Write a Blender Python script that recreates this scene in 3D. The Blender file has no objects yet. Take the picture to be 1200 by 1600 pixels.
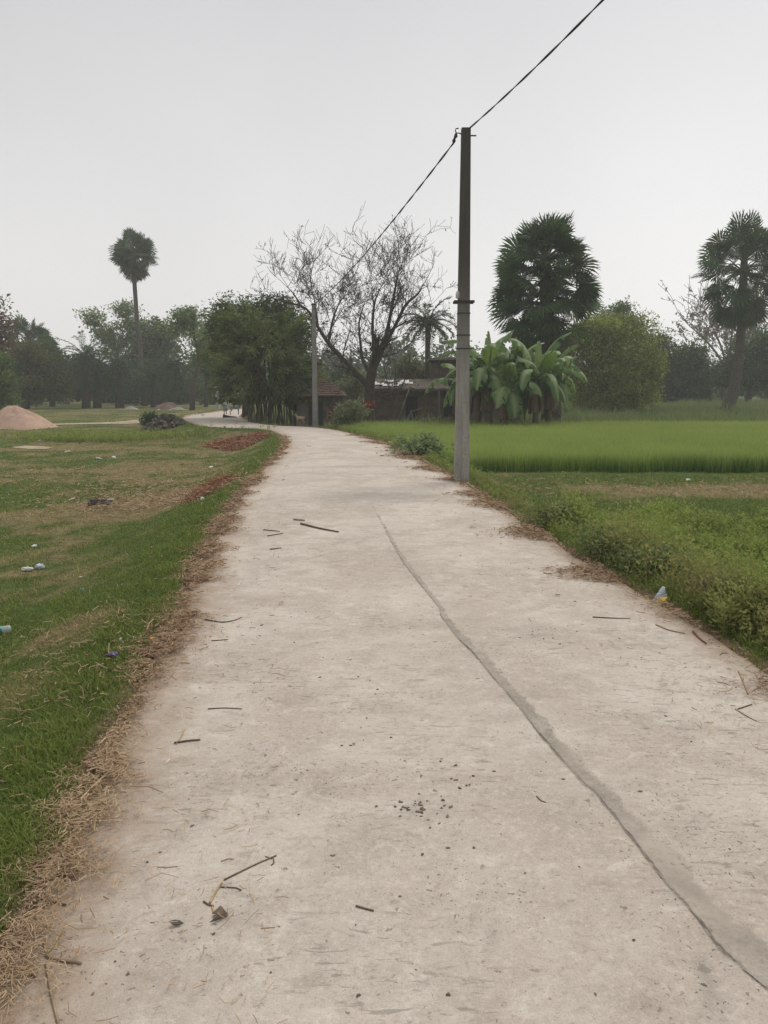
import bpy, bmesh, math, random
import numpy as np
from mathutils import Vector, Matrix

random.seed(7)
RNG = np.random.default_rng(11)
S = bpy.context.scene
COL = S.collection
R = math.radians

# ------------------------------------------------------------------ camera
CAM_H, FOC, HORIZON = 1.85, 1200.0, 607.0          # metres, pixels of the 1200x1600 photo
PITCH = math.atan((800 - HORIZON) / FOC)
cd = bpy.data.cameras.new('camera')
cam = bpy.data.objects.new('camera', cd)
COL.objects.link(cam)
cam.location = (0, 0, CAM_H)
cam.rotation_euler = (math.pi / 2 - PITCH, 0, 0)
cd.sensor_fit = 'VERTICAL'
cd.sensor_height = 36
cd.sensor_width = 27
cd.lens = 36 * FOC / 1600
cd.clip_end = 3000
S.camera = cam

def ray(px, py):
    dx, dv = (px - 600) / FOC, (800 - py) / FOC
    return Vector((dx, math.cos(PITCH) + dv * math.sin(PITCH), -math.sin(PITCH) + dv * math.cos(PITCH)))

def at(px, py, Y):
    """world point at distance Y (metres ahead) seen at this photo pixel"""
    d = ray(px, py)
    return Vector((0, 0, CAM_H)) + d * (Y / d.y)

def flat(px, py, z=0.0):
    d = ray(px, py)
    return Vector((0, 0, CAM_H)) + d * ((z - CAM_H) / d.z)

# ------------------------------------------------------------------ noise
_T = np.random.default_rng(5).random((256, 256))
def vnoise(x, y, sc=1.0, seed=0):
    x = np.asarray(x, float) / sc + seed * 17.3 + 4096
    y = np.asarray(y, float) / sc + seed * 9.7 + 4096
    xi, yi = np.floor(x).astype(int), np.floor(y).astype(int)
    fx, fy = x - xi, y - yi
    fx, fy = fx * fx * (3 - 2 * fx), fy * fy * (3 - 2 * fy)
    g = lambda a, b: _T[a % 256, b % 256]
    return (g(xi, yi) * (1 - fx) + g(xi + 1, yi) * fx) * (1 - fy) + (g(xi, yi + 1) * (1 - fx) + g(xi + 1, yi + 1) * fx) * fy
def fbm(x, y, sc=1.0, seed=0, o=3):
    t, a, n = 0, 1.0, 0
    for k in range(o):
        t = t + a * vnoise(x, y, sc / 2 ** k, seed + k * 3)
        n += a
        a *= .55
    return t / n
def sstep(a, b, x):
    t = np.clip((np.asarray(x, float) - a) / (b - a), 0, 1)
    return t * t * (3 - 2 * t)

# ------------------------------------------------------------------ road outline (on z = 0)
LEFT_PX = [(0, 1530), (70, 1380), (130, 1250), (195, 1120), (250, 1010), (288, 940), (318, 870), (335, 838), (370, 778),
           (405, 738), (438, 706), (446, 690), (438, 678), (420, 671.5), (395, 669), (370, 668.3), (340, 667), (312, 664), (292, 658),
           (286, 652), (300, 648), (330, 644), (360, 640), (400, 637)]
RIGHT_PX = [(1200, 1050), (1100, 985), (1000, 926), (900, 868), (850, 836), (800, 803), (760, 778), (715, 748), (680, 732),
            (650, 715), (620, 700), (590, 689), (560, 680), (520, 671), (480, 666.5), (440, 665), (415, 663), (398, 660), (385, 655),
            (380, 650), (390, 646), (420, 641), (450, 638)]
def catmull(P, n=6):
    P = [np.array(p, float) for p in P]
    P = [2 * P[0] - P[1]] + P + [2 * P[-1] - P[-2]]
    out = []
    for i in range(1, len(P) - 2):
        a, b, c, d = P[i - 1:i + 3]
        for k in range(n):
            t = k / n
            out.append(.5 * (2 * b + (c - a) * t + (2 * a - 5 * b + 4 * c - d) * t * t + (3 * b - a - 3 * c + d) * t ** 3))
    out.append(P[-2])
    return np.array(out)
lw = [(-.75, -8), (-.95, -2)] + [tuple(flat(*p)[:2]) for p in LEFT_PX]
rw = [(3.6, -8), (3.05, -2)] + [tuple(flat(*p)[:2]) for p in RIGHT_PX]
EL, ER = catmull(lw), catmull(rw)
def resample(P, n):
    s = np.concatenate([[0], np.cumsum(np.linalg.norm(np.diff(P, axis=0), axis=1))])
    return s, lambda q: np.stack([np.interp(q, s, P[:, 0]), np.interp(q, s, P[:, 1])], 1)

def seg_dist(X, Y, P):
    d = np.full(X.shape, 1e9)
    for a, b in zip(P[:-1], P[1:]):
        ab = b - a
        L = max(ab @ ab, 1e-9)
        t = np.clip(((X - a[0]) * ab[0] + (Y - a[1]) * ab[1]) / L, 0, 1)
        d = np.minimum(d, (X - a[0] - t * ab[0]) ** 2 + (Y - a[1] - t * ab[1]) ** 2)
    return np.sqrt(d)
def in_poly(X, Y, P):
    ins = np.zeros(X.shape, bool)
    j = len(P) - 1
    for i in range(len(P)):
        (xi, yi), (xj, yj) = P[i], P[j]
        if yi != yj:
            ins ^= ((yi > Y) != (yj > Y)) & (X < (xj - xi) * (Y - yi) / (yj - yi) + xi)
        j = i
    return ins
GX0, GX1, GY0, GY1, GS = -45., 45., -10., 110., .2
gx, gy = np.arange(GX0, GX1, GS), np.arange(GY0, GY1, GS)
GXX, GYY = np.meshgrid(gx, gy)
G_L, G_R = seg_dist(GXX, GYY, EL[::2]), seg_dist(GXX, GYY, ER[::2])
G_IN = in_poly(GXX, GYY, np.concatenate([EL, ER[::-1]])).astype(float)
def grid(G, x, y):
    fx = np.clip((np.asarray(x, float) - GX0) / GS, 0, len(gx) - 1.001)
    fy = np.clip((np.asarray(y, float) - GY0) / GS, 0, len(gy) - 1.001)
    i, j = fx.astype(int), fy.astype(int)
    u, v = fx - i, fy - j
    return (G[j, i] * (1 - u) + G[j, i + 1] * u) * (1 - v) + (G[j + 1, i] * (1 - u) + G[j + 1, i + 1] * u) * v
def road_info(x, y):
    return grid(G_L, x, y), grid(G_R, x, y), grid(G_IN, x, y)

def height(x, y):
    x, y = np.asarray(x, float), np.asarray(y, float)
    dl, dr, ins = road_info(x, y)
    left = -.004 - .38 * sstep(.10, 2.0, dl) + .12 * sstep(45, 80, y) + .10 * (fbm(x, y, 3.5, 1) - .5) * sstep(.3, 2, dl)
    right = -.008 - .30 * sstep(.15, 1.6, dr) + .45 * sstep(42, 62, y) + .08 * (fbm(x, y, 3, 4) - .5) * sstep(.3, 2, dr)
    w = sstep(-.4, .4, dr - dl)
    z = right * (1 - w) + left * w
    return z * (1 - ins) - .07 * ins
def hz(x, y):
    return float(height(np.array([x]), np.array([y]))[0])
def ground(px, py):
    """world point where this photo pixel meets the terrain"""
    z = -.3
    for _ in range(8):
        p = flat(px, py, z)
        z = .5 * z + .5 * hz(p.x, p.y)
    p = flat(px, py, z)
    return Vector((p.x, p.y, hz(p.x, p.y)))
def stand(px, Y):
    """terrain point at distance Y under photo column px"""
    p = at(px, 640, Y)
    return Vector((p.x, Y, hz(p.x, Y)))

# ------------------------------------------------------------------ materials
def mat(name):
    m = bpy.data.materials.new(name)
    m.use_nodes = True
    nt = m.node_tree
    nt.nodes.clear()
    return m, nt
class N:
    def __init__(s, nt): s.nt = nt
    def __call__(s, t, **kw):
        n = s.nt.nodes.new('ShaderNode' + t)
        for k, v in kw.items(): setattr(n, k, v)
        return n
    def link(s, a, b): s.nt.links.new(a, b)
    def val(s, sock, v):
        if hasattr(v, 'is_output') or isinstance(v, bpy.types.NodeSocket): s.link(v, sock)
        else: sock.default_value = v
    def math(s, op, a, b=0.0, c=None, clamp=False):
        n = s('Math', operation=op, use_clamp=clamp)
        s.val(n.inputs[0], a); s.val(n.inputs[1], b)
        if c is not None: s.val(n.inputs[2], c)
        return n.outputs[0]
    def mix(s, f, a, b, bt='MIX'):
        n = s('Mix', data_type='RGBA', blend_type=bt)
        n.clamp_factor = True
        s.val(n.inputs[0], f); s.val(n.inputs[6], rgba(a)); s.val(n.inputs[7], rgba(b))
        return n.outputs[2]
    def noise(s, sc, det=3, rough=.55, vec=None, dist=0):
        n = s('TexNoise')
        n.inputs['Scale'].default_value = sc; n.inputs['Detail'].default_value = det
        n.inputs['Roughness'].default_value = rough; n.inputs['Distortion'].default_value = dist
        if vec is not None: s.link(vec, n.inputs['Vector'])
        return n.outputs['Fac']
    def voro(s, sc, vec=None, out='Distance', feature='F1'):
        n = s('TexVoronoi', feature=feature)
        n.inputs['Scale'].default_value = sc
        if vec is not None: s.link(vec, n.inputs['Vector'])
        return n.outputs[out]
    def remap(s, v, a, b, c=0., d=1.):
        n = s('MapRange', interpolation_type='SMOOTHSTEP')
        s.val(n.inputs[0], v)
        for k, q in enumerate((a, b, c, d)): n.inputs[k + 1].default_value = q
        return n.outputs[0]
    def attr(s, name):
        n = s('Attribute'); n.attribute_name = name
        return n.outputs['Fac']
    def out(s, shader, disp=None):
        o = s('OutputMaterial'); s.link(shader, o.inputs['Surface'])
    def bsdf(s, col, rough=.8, bump=None, dist=.01, spec=.3, strength=.6):
        b = s('BsdfPrincipled')
        s.val(b.inputs['Base Color'], rgba(col)); s.val(b.inputs['Roughness'], rough)
        b.inputs['Specular IOR Level'].default_value = spec
        if bump is not None:
            bn = s('Bump'); bn.inputs['Strength'].default_value = strength; bn.inputs['Distance'].default_value = dist
            s.val(bn.inputs['Height'], bump); s.link(bn.outputs[0], b.inputs['Normal'])
        return b.outputs[0]
def rgba(c):
    return c if isinstance(c, bpy.types.NodeSocket) else (tuple(c) + (1,) if len(c) == 3 else c)

def simple(name, col, rough=.8, var=.25, sc=4., bump=.01, spec=.25, col2=None):
    m, nt = mat(name); n = N(nt)
    co = n('TexCoord').outputs['Object']
    a = n.noise(sc, 4, .6, co); b = n.noise(sc * 7, 3, .6, co)
    f = n.math('ADD', n.math('MULTIPLY', a, .6), n.math('MULTIPLY', b, .4))
    lo = tuple(c * (1 - var) for c in col); hi = col2 or tuple(min(1, c * (1 + var)) for c in col)
    c = n.mix(n.remap(f, .32, .68), lo, hi)
    n.out(n.bsdf(c, rough, f, bump, spec))
    return m

def leafmat(name, a, b, dead=None, trans=.35, rough=.55, spec=.25):
    """a, b: two leaf colours; attribute 'var' picks between them leaf by leaf, 'dead' turns to a dry colour"""
    m, nt = mat(name); n = N(nt)
    v = n.attr('var')
    c = n.mix(v, a, b)
    if dead: c = n.mix(n.attr('dead'), c, dead)
    p = n('BsdfPrincipled')
    n.val(p.inputs['Base Color'], c); p.inputs['Roughness'].default_value = rough
    p.inputs['Specular IOR Level'].default_value = spec * .3
    t = n('BsdfTranslucent'); n.val(t.inputs['Color'], n.mix(.5, c, (.10, .14, .02), 'ADD'))
    x = n('MixShader'); x.inputs[0].default_value = trans
    n.link(p.outputs[0], x.inputs[1]); n.link(t.outputs[0], x.inputs[2])
    n.out(x.outputs[0])
    return m

# ------------------------------------------------------------------ object helpers
def tag(o, label=None, cat=None, group=None, kind=None):
    if label: o['label'] = label
    if cat: o['category'] = cat
    if group: o['group'] = group
    if kind: o['kind'] = kind
    return o
def empty(name, loc, label, cat, group=None):
    o = bpy.data.objects.new(name, None); COL.objects.link(o)
    o.location = loc; o.empty_display_size = .2
    return tag(o, label, cat, group)
def raw(name, V, F, m, parent=None, attrs=None, smooth=False, loc=None):
    """V (n,3) world verts; F an (m,3)/(m,4) array or a list of index tuples"""
    V = np.asarray(V, np.float32)
    base = Vector((0, 0, 0))
    if parent is not None: base = parent.matrix_basis.translation if parent.parent is None else parent.parent.matrix_basis.translation + parent.matrix_basis.translation
    elif loc is not None: base = Vector(loc)
    V = V - np.array(base, np.float32)
    me = bpy.data.meshes.new(name)
    if isinstance(F, np.ndarray):
        k = F.shape[1]
        me.vertices.add(len(V)); me.vertices.foreach_set('co', V.ravel())
        me.loops.add(F.size); me.loops.foreach_set('vertex_index', F.astype(np.int32).ravel())
        me.polygons.add(len(F)); me.polygons.foreach_set('loop_start', np.arange(0, F.size, k, dtype=np.int32))
        me.update(calc_edges=True)
    else:
        me.from_pydata([tuple(v) for v in V], [], [tuple(f) for f in F])
    for k, a in (attrs or {}).items():
        at_ = me.attributes.new(k, 'FLOAT', 'POINT'); at_.data.foreach_set('value', np.asarray(a, np.float32))
    if smooth: me.polygons.foreach_set('use_smooth', [True] * len(me.polygons))
    for mm in (m if isinstance(m, (list, tuple)) else [m]): me.materials.append(mm)
    o = bpy.data.objects.new(name, me); COL.objects.link(o)
    if parent is not None: o.parent = parent
    elif loc is not None: o.location = loc
    return o
class MB:
    """collects shapes for ONE mesh"""
    def __init__(s): s.V, s.F, s.n = [], [], 0
    def add(s, V, F):
        s.V += [tuple(v) for v in V]; s.F += [tuple(i + s.n for i in f) for f in F]; s.n += len(V)
        return s
    def tube(s, P, rad, k=7, cap=True, twist=0):
        P = [Vector(p) for p in P]
        rad = rad if hasattr(rad, '__len__') else [rad] * len(P)
        V, F = [], []
        prev = None
        for i, p in enumerate(P):
            t = (P[min(i + 1, len(P) - 1)] - P[max(i - 1, 0)])
            t = t.normalized() if t.length > 1e-9 else Vector((0, 0, 1))
            if prev is None:
                u = t.cross(Vector((0, 1, .13))); u = u.normalized() if u.length > 1e-3 else t.cross(Vector((1, 0, 0))).normalized()
            else:
                u = prev - t * prev.dot(t); u = u.normalized() if u.length > 1e-6 else t.orthogonal().normalized()
            prev = u; w = t.cross(u)
            for j in range(k):
                a = 2 * math.pi * j / k + twist
                V.append(p + (u * math.cos(a) + w * math.sin(a)) * rad[i])
        for i in range(len(P) - 1):
            for j in range(k):
                F.append((i * k + j, i * k + (j + 1) % k, (i + 1) * k + (j + 1) % k, (i + 1) * k + j))
        if cap: F += [tuple(range(k - 1, -1, -1)), tuple((len(P) - 1) * k + j for j in range(k))]
        return s.add(V, F)
    def box(s, c, d, rz=0, top=None, rot=None):
        c = Vector(c); x, y, z = (q / 2 for q in d); tx, ty = (x, y) if top is None else (top[0] / 2, top[1] / 2)
        M = rot if rot is not None else Matrix.Rotation(rz, 3, 'Z')
        V = [c + M @ Vector(v) for v in ((-x, -y, -z), (x, -y, -z), (x, y, -z), (-x, y, -z), (-tx, -ty, z), (tx, -ty, z), (tx, ty, z), (-tx, ty, z))]
        return s.add(V, [(0, 3, 2, 1), (4, 5, 6, 7), (0, 1, 5, 4), (1, 2, 6, 5), (2, 3, 7, 6), (3, 0, 4, 7)])
    def build(s, name, m, parent=None, smooth=False, loc=None):
        return raw(name, s.V, s.F, m, parent, smooth=smooth, loc=loc)
def bevel(o, w=.01, seg=2):
    b = o.modifiers.new('edges', 'BEVEL'); b.width = w; b.segments = seg; b.limit_method = 'ANGLE'
    return o

# ------------------------------------------------------------------ vegetation helpers
def blades(P, h, w, lean, rng=RNG, flatness=0.):
    """five-vertex grass blades; returns V, F(tris), idx of blade per vertex, tip (0..1)"""
    n = len(P)
    a = rng.random(n) * 2 * np.pi
    side = np.stack([np.cos(a), np.sin(a), np.zeros(n)], 1) * (w / 2)[:, None]
    b = a + np.pi / 2 + rng.normal(0, .5, n)
    L = np.stack([np.cos(b), np.sin(b), np.zeros(n)], 1) * (h * lean * (.3 + rng.random(n)))[:, None]
    up = np.zeros((n, 3)); up[:, 2] = h
    mid = P + up * .55 + L * .3
    tip = P + up * (1 - .25 * np.minimum(lean, 1.5) * rng.random(n))[:, None] * 1. + L
    V = np.stack([P - side, P + side, mid - side * .8, mid + side * .8, tip], 1).reshape(-1, 3)
    k = np.arange(n)[:, None] * 5
    F = np.concatenate([k + np.array([[0, 1, 3]]), k + np.array([[0, 3, 2]]), k + np.array([[2, 3, 4]])], 1).reshape(-1, 3)
    t = np.tile([0, 0, .55, .55, 1.], n)
    return V, F, np.repeat(np.arange(n), 5), t

def leaves(P, size, rng=RNG, aspect=.5, droop=0., dirs=None, fold=.12):
    """one rhombic, slightly folded leaf quad at every point"""
    n = len(P)
    d = rng.normal(0, 1, (n, 3)) if dirs is None else dirs + rng.normal(0, .35, (n, 3))
    d[:, 2] -= droop
    d /= np.linalg.norm(d, axis=1)[:, None] + 1e-9
    u = np.cross(d, rng.normal(0, 1, (n, 3))); u /= np.linalg.norm(u, axis=1)[:, None] + 1e-9
    nn = np.cross(d, u)
    s = (size * (.6 + .8 * rng.random(n)))[:, None] if np.isscalar(size) else (np.asarray(size) * (.7 + .6 * rng.random(n)))[:, None]
    tip = P + d * s; m = P + d * s * .45
    V = np.stack([P, m + u * s * aspect * .5 + nn * s * fold, tip, m - u * s * aspect * .5 + nn * s * fold], 1).reshape(-1, 3)
    F = (np.arange(n)[:, None] * 4 + np.arange(4)[None, :])
    return V, F

def crown_points(lobes, nclump, per, spread, rng, shell=.55):
    """clump centres spread through ellipsoid lobes, leaves gathered round each centre"""
    vol = np.array([l[1][0] * l[1][1] * l[1][2] for l in lobes]) ** .75
    pick = rng.choice(len(lobes), nclump, p=vol / vol.sum())
    d = rng.normal(0, 1, (nclump, 3)); d /= np.linalg.norm(d, axis=1)[:, None]
    r = shell + (1 - shell) * rng.random(nclump) ** .6
    r[rng.random(nclump) < .25] *= .55
    C = np.array([tuple(l[0]) for l in lobes])[pick] + d * r[:, None] * np.array([l[1] for l in lobes])[pick]
    k = np.repeat(np.arange(nclump), per)
    sp = spread * (.6 + .9 * rng.random(nclump))
    o = rng.normal(0, 1, (len(k), 3)); o /= np.maximum(1, np.linalg.norm(o, axis=1) / 1.9)[:, None]; o *= np.array([1, 1, .7])
    P = C[k] + o * sp[k][:, None]
    return C, P, k

def tree(name, label, cat, base, lobes, m_leaf, m_bark, trunk_r=.2, nclump=120, per=40, spread=.4, leaf=.3, aspect=.55, fork=None,
         group=None, seed=1, trunk=None, nbranch=24, droop=.2, dead=0., shell=.55):
    rng = np.random.default_rng(seed); rnd = random.Random(seed)
    root = empty(name, base, label, cat, group)
    extra = []
    for l in lobes:
        for _ in range(2):
            v = Vector((rnd.gauss(0, 1), rnd.gauss(0, 1), rnd.gauss(.1, .8))).normalized()
            extra.append((Vector(l[0]) + Vector([v[q] * l[1][q] * .8 for q in range(3)]), tuple(q * rnd.uniform(.28, .5) for q in l[1])))
    C, P, k = crown_points(list(lobes) + extra, int(nclump * .9), int(per * 1.35), spread * 1.2, rng, shell); leaf *= .88; nclump = len(C)
    low = np.percentile(P[:, 2], 2)
    top = Vector(np.average(C, axis=0))
    fork_p = Vector(fork) if fork is not None else Vector((base[0] * .6 + top.x * .4, base[1] * .6 + top.y * .4, max(base[2] + .8, low + .2 * (top.z - low))))
    b = MB()
    path = trunk or [Vector(base) - Vector((0, 0, .15)), Vector(base).lerp(fork_p, .45) + Vector((rnd.uniform(-.1, .1), rnd.uniform(-.1, .1), 0)), fork_p]
    b.tube(path, [trunk_r * (1.25 - .55 * i / (len(path) - 1)) for i in range(len(path))], 9)
    for i in rng.choice(nclump, min(nbranch, nclump), replace=False):
        c = Vector(C[i]); s = Vector(path[-1])
        if c.z < s.z: s = Vector(path[-1]).lerp(Vector(path[-2]), rnd.random() * .6)
        mid = s.lerp(c, .5) + Vector((rnd.gauss(0, .12), rnd.gauss(0, .12), rnd.gauss(.1, .15))) * (c - s).length * .6
        b.tube([s, s.lerp(mid, .5) + Vector((0, 0, .06)) * (c - s).length, mid, c], [trunk_r * .55, trunk_r * .36, trunk_r * .2, trunk_r * .06], 5, cap=False)
    b.build('trunk', m_bark, root, smooth=True)
    V, F = leaves(P, leaf, rng, aspect, droop)
    cv = np.clip(.45 + rng.normal(0, .34, nclump), 0, 1)
    var = np.clip(cv[k] + rng.normal(0, .16, len(k)), 0, 1)
    at_ = {'var': np.repeat(var, 4)}
    if dead: at_['dead'] = np.repeat((rng.random(len(k)) < dead).astype(float) * rng.random(len(k)), 4)
    raw('crown', V, F, m_leaf, root, at_)
    return root

def fan(b, var, dead, hub, axis, normal, Rr, nseg, spread, rnd, v, dd, tilt=.15):
    """a palmyra leaf blade: segments joined for the inner part and split into points outside"""
    axis = axis.normalized(); side = normal.cross(axis)
    side = side.normalized() if side.length > 1e-5 else axis.orthogonal().normalized()
    nor = axis.cross(side).normalized()
    st = 2 * spread / nseg
    for i in range(nseg):
        a = -spread + (i + .5) * st
        rr = Rr * (1 - .18 * abs(a) / spread) * rnd.uniform(.9, 1.06)
        d = (axis * math.cos(a) + side * math.sin(a)); w = (side * math.cos(a) - axis * math.sin(a))
        up = nor * (tilt * (1 if i % 2 else -.3) * .12 * Rr)
        q = .67
        hw = math.tan(st / 2) * rr * q * 1.04
        m = hub + d * rr * q + up + nor * rr * .05 * (1 if i % 2 else -1)
        tip = hub + d * rr - Vector((0, 0, rr * rnd.uniform(.02, .14)))
        b.add([hub, m - w * hw, tip, m + w * hw], [(0, 1, 2, 3)])
        var += [v + rnd.uniform(-.08, .08)] * 4; dead += [dd] * 4

def palmyra(name, label, base, path, trunk_r, crown, M, seed=3, group=None, nseg=22, dead_below=-.35):
    """crown: list of (t along axis 0..1 , elevation range, petiole, blade radius, count); axis = last path point up to top"""
    rnd = random.Random(seed)
    root = empty(name, base, label, 'palm tree', group)
    tb = MB()
    pts = [Vector(p) for p in path]
    tb.tube(pts, trunk_r, 10)
    tb.build('trunk', M['palm_bark'], root, smooth=True)
    b, var, dead = MB(), [], []
    pb = MB()
    for (o, el0, el1, pet, Rr, cnt) in crown:
        o = Vector(o)
        for i in range(cnt):
            az = i * 2.39996 + rnd.uniform(-.3, .3); el = math.asin(rnd.uniform(math.sin(max(el0, -1.5)), math.sin(el1)))
            d = Vector((math.cos(az) * math.cos(el), math.sin(az) * math.cos(el), math.sin(el)))
            L = pet * rnd.uniform(.8, 1.12)
            start = o + Vector((0, 0, rnd.uniform(-.25, .25)))
            hub = start + d * L - Vector((0, 0, .1 * L * math.cos(el)))
            mid = start + d * L * .5 + Vector((0, 0, .05 * L))
            pb.tube([start, mid, hub], [.06, .04, .028], 4, cap=False)
            ax = (d + Vector((0, 0, -.25 * math.cos(el))) + Vector((rnd.gauss(0, .12), rnd.gauss(0, .12), rnd.gauss(0, .1)))).normalized()
            nrm = Vector((0, 0, 1)) - ax * ax.z
            if nrm.length < .2: nrm = Vector((math.cos(az), math.sin(az), 0))
            nrm = (nrm.normalized() + Vector((rnd.gauss(0, .85), rnd.gauss(0, .85), rnd.gauss(0, .4)))).normalized()
            dd = rnd.uniform(.5, 1) if el < dead_below and rnd.random() < .8 else (rnd.uniform(.1, .4) if rnd.random() < .15 else 0)
            fan(b, var, dead, hub, ax, nrm, Rr * rnd.uniform(.85, 1.1), nseg, R(rnd.uniform(95, 125)), rnd, rnd.choice((.05, .2, .4, .6, .95)), dd)
    raw('crown', b.V, np.array(b.F), M['fan_leaf'], root, {'var': var, 'dead': dead})
    pb.build('stalk_tuft', M['petiole'], root)
    return root

def date_palm(name, label, base, top, trunk_r, L, nfr, M, seed=1, group=None, el=(-.75, 1.35), leafl=.38, mk='date_leaf'):
    rnd = random.Random(seed); rng = np.random.default_rng(seed)
    root = empty(name, base, label, 'palm tree', group)
    tb = MB(); base, top = Vector(base), Vector(top)
    tb.tube([base - Vector((0, 0, .15)), base.lerp(top, .5) + Vector((rnd.uniform(-.08, .08), 0, 0)), top], [trunk_r * 1.2, trunk_r, trunk_r * 1.1], 9)
    tb.build('trunk', M['palm_bark'], root, smooth=True)
    P, D, b = [], [], MB()
    for i in range(nfr):
        az = i * 2.39996 + rnd.uniform(-.2, .2); e = el[1] + (el[0] - el[1]) * ((i + .5) / nfr) ** .8
        ln = L * rnd.uniform(.85, 1.1)
        p = Vector(top); d = Vector((math.cos(az) * math.cos(e), math.sin(az) * math.cos(e), math.sin(e)))
        pts = [p.copy()]; ns = 11
        for s in range(ns):
            d = (d + Vector((0, 0, -.12 - .05 * s / ns))).normalized(); p = p + d * ln / ns; pts.append(p.copy())
            side = d.cross(Vector((0, 0, 1))); side = side.normalized() if side.length > .05 else Vector((1, 0, 0))
            if s > 0:
                for q in range(5):
                    for sg in (-1, 1):
                        P.append(tuple(pts[-2].lerp(p, q / 5))); D.append(tuple((side * sg * 1.0 + d * .75 + Vector((0, 0, rnd.uniform(-.25, .3)))).normalized() * 1.5))
        b.tube(pts, [.04 - .003 * k for k in range(ns + 1)], 4, cap=False)
    P, D = np.array(P), np.array(D)
    V, F = leaves(P, leafl, rng, .13, 0, D, .03)
    nv = len(V)
    fr = np.clip(np.repeat(rng.random(nfr), nv // nfr + 1)[:nv], 0, 1)
    allV = np.concatenate([V, np.array(b.V)]); allF = np.concatenate([F, np.array(b.F) + nv])
    raw('crown', allV, allF, M[mk], root, {'var': np.concatenate([fr, np.full(len(b.V), .4)]), 'dead': np.zeros(len(allV))})
    return root

# ------------------------------------------------------------------ sky, sun, haze
SUN_EL, SUN_AZ = R(52), R(38)          # azimuth clockwise from straight ahead (+Y)
w = bpy.data.worlds.new('World'); S.world = w; w.use_nodes = True
nt = w.node_tree; nt.nodes.clear(); n = N(nt)
sky = n('TexSky', sky_type='NISHITA'); sky.sun_disc = False
sky.sun_elevation = SUN_EL; sky.sun_rotation = SUN_AZ; sky.dust_density = 7; sky.air_density = 1.2
hs = n('HueSaturation'); hs.inputs['Saturation'].default_value = .06; hs.inputs['Value'].default_value = .35
n.link(sky.outputs[0], hs.inputs['Color'])
tc = n('TexCoord'); sx = n('SeparateXYZ'); n.link(tc.outputs['Generated'], sx.inputs[0])
rp = n('ValToRGB'); n.link(n.math('MAXIMUM', sx.outputs[2], 0.0), rp.inputs[0])
e = rp.color_ramp.elements
e[0].position = 0; e[0].color = (.735, .718, .705, 1)
e[1].position = 1; e[1].color = (.86, .87, .88, 1)
for p, c in ((.12, (.675, .667, .662)), (.25, (.60, .598, .60)), (.42, (.505, .507, .517)), (.62, (.62, .63, .65))):
    q = rp.color_ramp.elements.new(p); q.color = c + (1,)
# a broad glow of the veiled sun, brighter towards the right
dirv = (math.sin(SUN_AZ) * math.cos(SUN_EL), math.cos(SUN_AZ) * math.cos(SUN_EL), math.sin(SUN_EL))
dp = n('VectorMath', operation='DOT_PRODUCT'); n.link(tc.outputs['Generated'], dp.inputs[0]); dp.inputs[1].default_value = (math.sin(R(50)), math.cos(R(50)), .12)
gl = n.remap(dp.outputs['Value'], .25, 1.0, .93, 1.07)
cl = n.noise(2.2, 3, .5, tc.outputs['Generated'])
gl = n.math('MULTIPLY', gl, n.remap(cl, .3, .7, .96, 1.03))
vs = n('VectorMath', operation='SCALE'); n.link(rp.outputs[0], vs.inputs[0]); n.link(n.math('MULTIPLY', gl, 10.0), vs.inputs['Scale'])
mx = n.mix(.86, hs.outputs[0], vs.outputs[0])
bg = n('Background'); n.link(mx, bg.inputs['Color']); bg.inputs['Strength'].default_value = .1
o = n('OutputWorld'); n.link(bg.outputs[0], o.inputs['Surface'])

ld = bpy.data.lights.new('sun', 'SUN'); ld.energy = 1.3; ld.angle = R(24); ld.color = (1, .95, .88)
sun = bpy.data.objects.new('sun', ld); COL.objects.link(sun)
sun.rotation_euler = Vector((-dirv[0], -dirv[1], -dirv[2])).to_track_quat('-Z', 'Y').to_euler()
S.view_settings.view_transform = 'Standard'; S.view_settings.look = 'None'
S.view_settings.exposure = .55; S.view_settings.gamma = 1
S.cycles.use_denoising = True; S.cycles.denoising_prefilter = 'NONE'; S.cycles.denoising_quality = 'HIGH'
S.cycles.max_bounces = 6; S.cycles.volume_bounces = 1; S.cycles.transparent_max_bounces = 8

m, nt = mat('haze_air'); n = N(nt)
pv = n('VolumePrincipled'); pv.inputs['Density'].default_value = .0011; pv.inputs['Color'].default_value = (.90, .92, .93, 1); pv.inputs['Anisotropy'].default_value = .2
n.link(pv.outputs[0], n('OutputMaterial').inputs['Volume'])
tag(MB().box((0, 190, 10), (620, 560, 23.4)).build('haze', m), kind='stuff')

# ------------------------------------------------------------------ ground
# dry and lush patches of the sward: (photo pixel, radius along x, radius along y, amount)
PATCH = [((140, 985), .55, .8, .55), ((70, 1090), .5, .6, .45), ((215, 905), .5, 1.4, .4), ((255, 850), .6, 1.6, .3), ((60, 1250), .45, .35, .25),
         ((250, 780), 1.2, 1.3, .75), ((180, 800), 1.2, 1.2, .4), ((60, 800), 1.4, 1., .15), ((100, 740), 3, 2., .10), ((250, 730), 2, 2, .3),
         ((60, 860), .8, .8, .35), ((30, 920), .6, .8, .3), ((100, 900), .7, .6, .2),
         ((20, 1040), .6, .5, -.6), ((130, 940), .6, .5, -.5), ((260, 940), .4, 1.2, -.6), ((330, 800), .6, 3, -.6), ((200, 1100), .3, .8, -.5),
         ((60, 1350), .8, .8, -.5), ((250, 820), .8, 1., -.3), ((300, 700), 3, 2, .15), ((380, 720), 1, 3, -.3), ((60, 702), 5, .9, .5),
         ((900, 765), 2.4, 1.1, .55), ((1120, 765), 2.8, 1.2, .6), ((1350, 765), 3, 1.4, .6), ((740, 762), .8, .8, -.3), ((790, 780), 1., 1., .35)]
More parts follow.
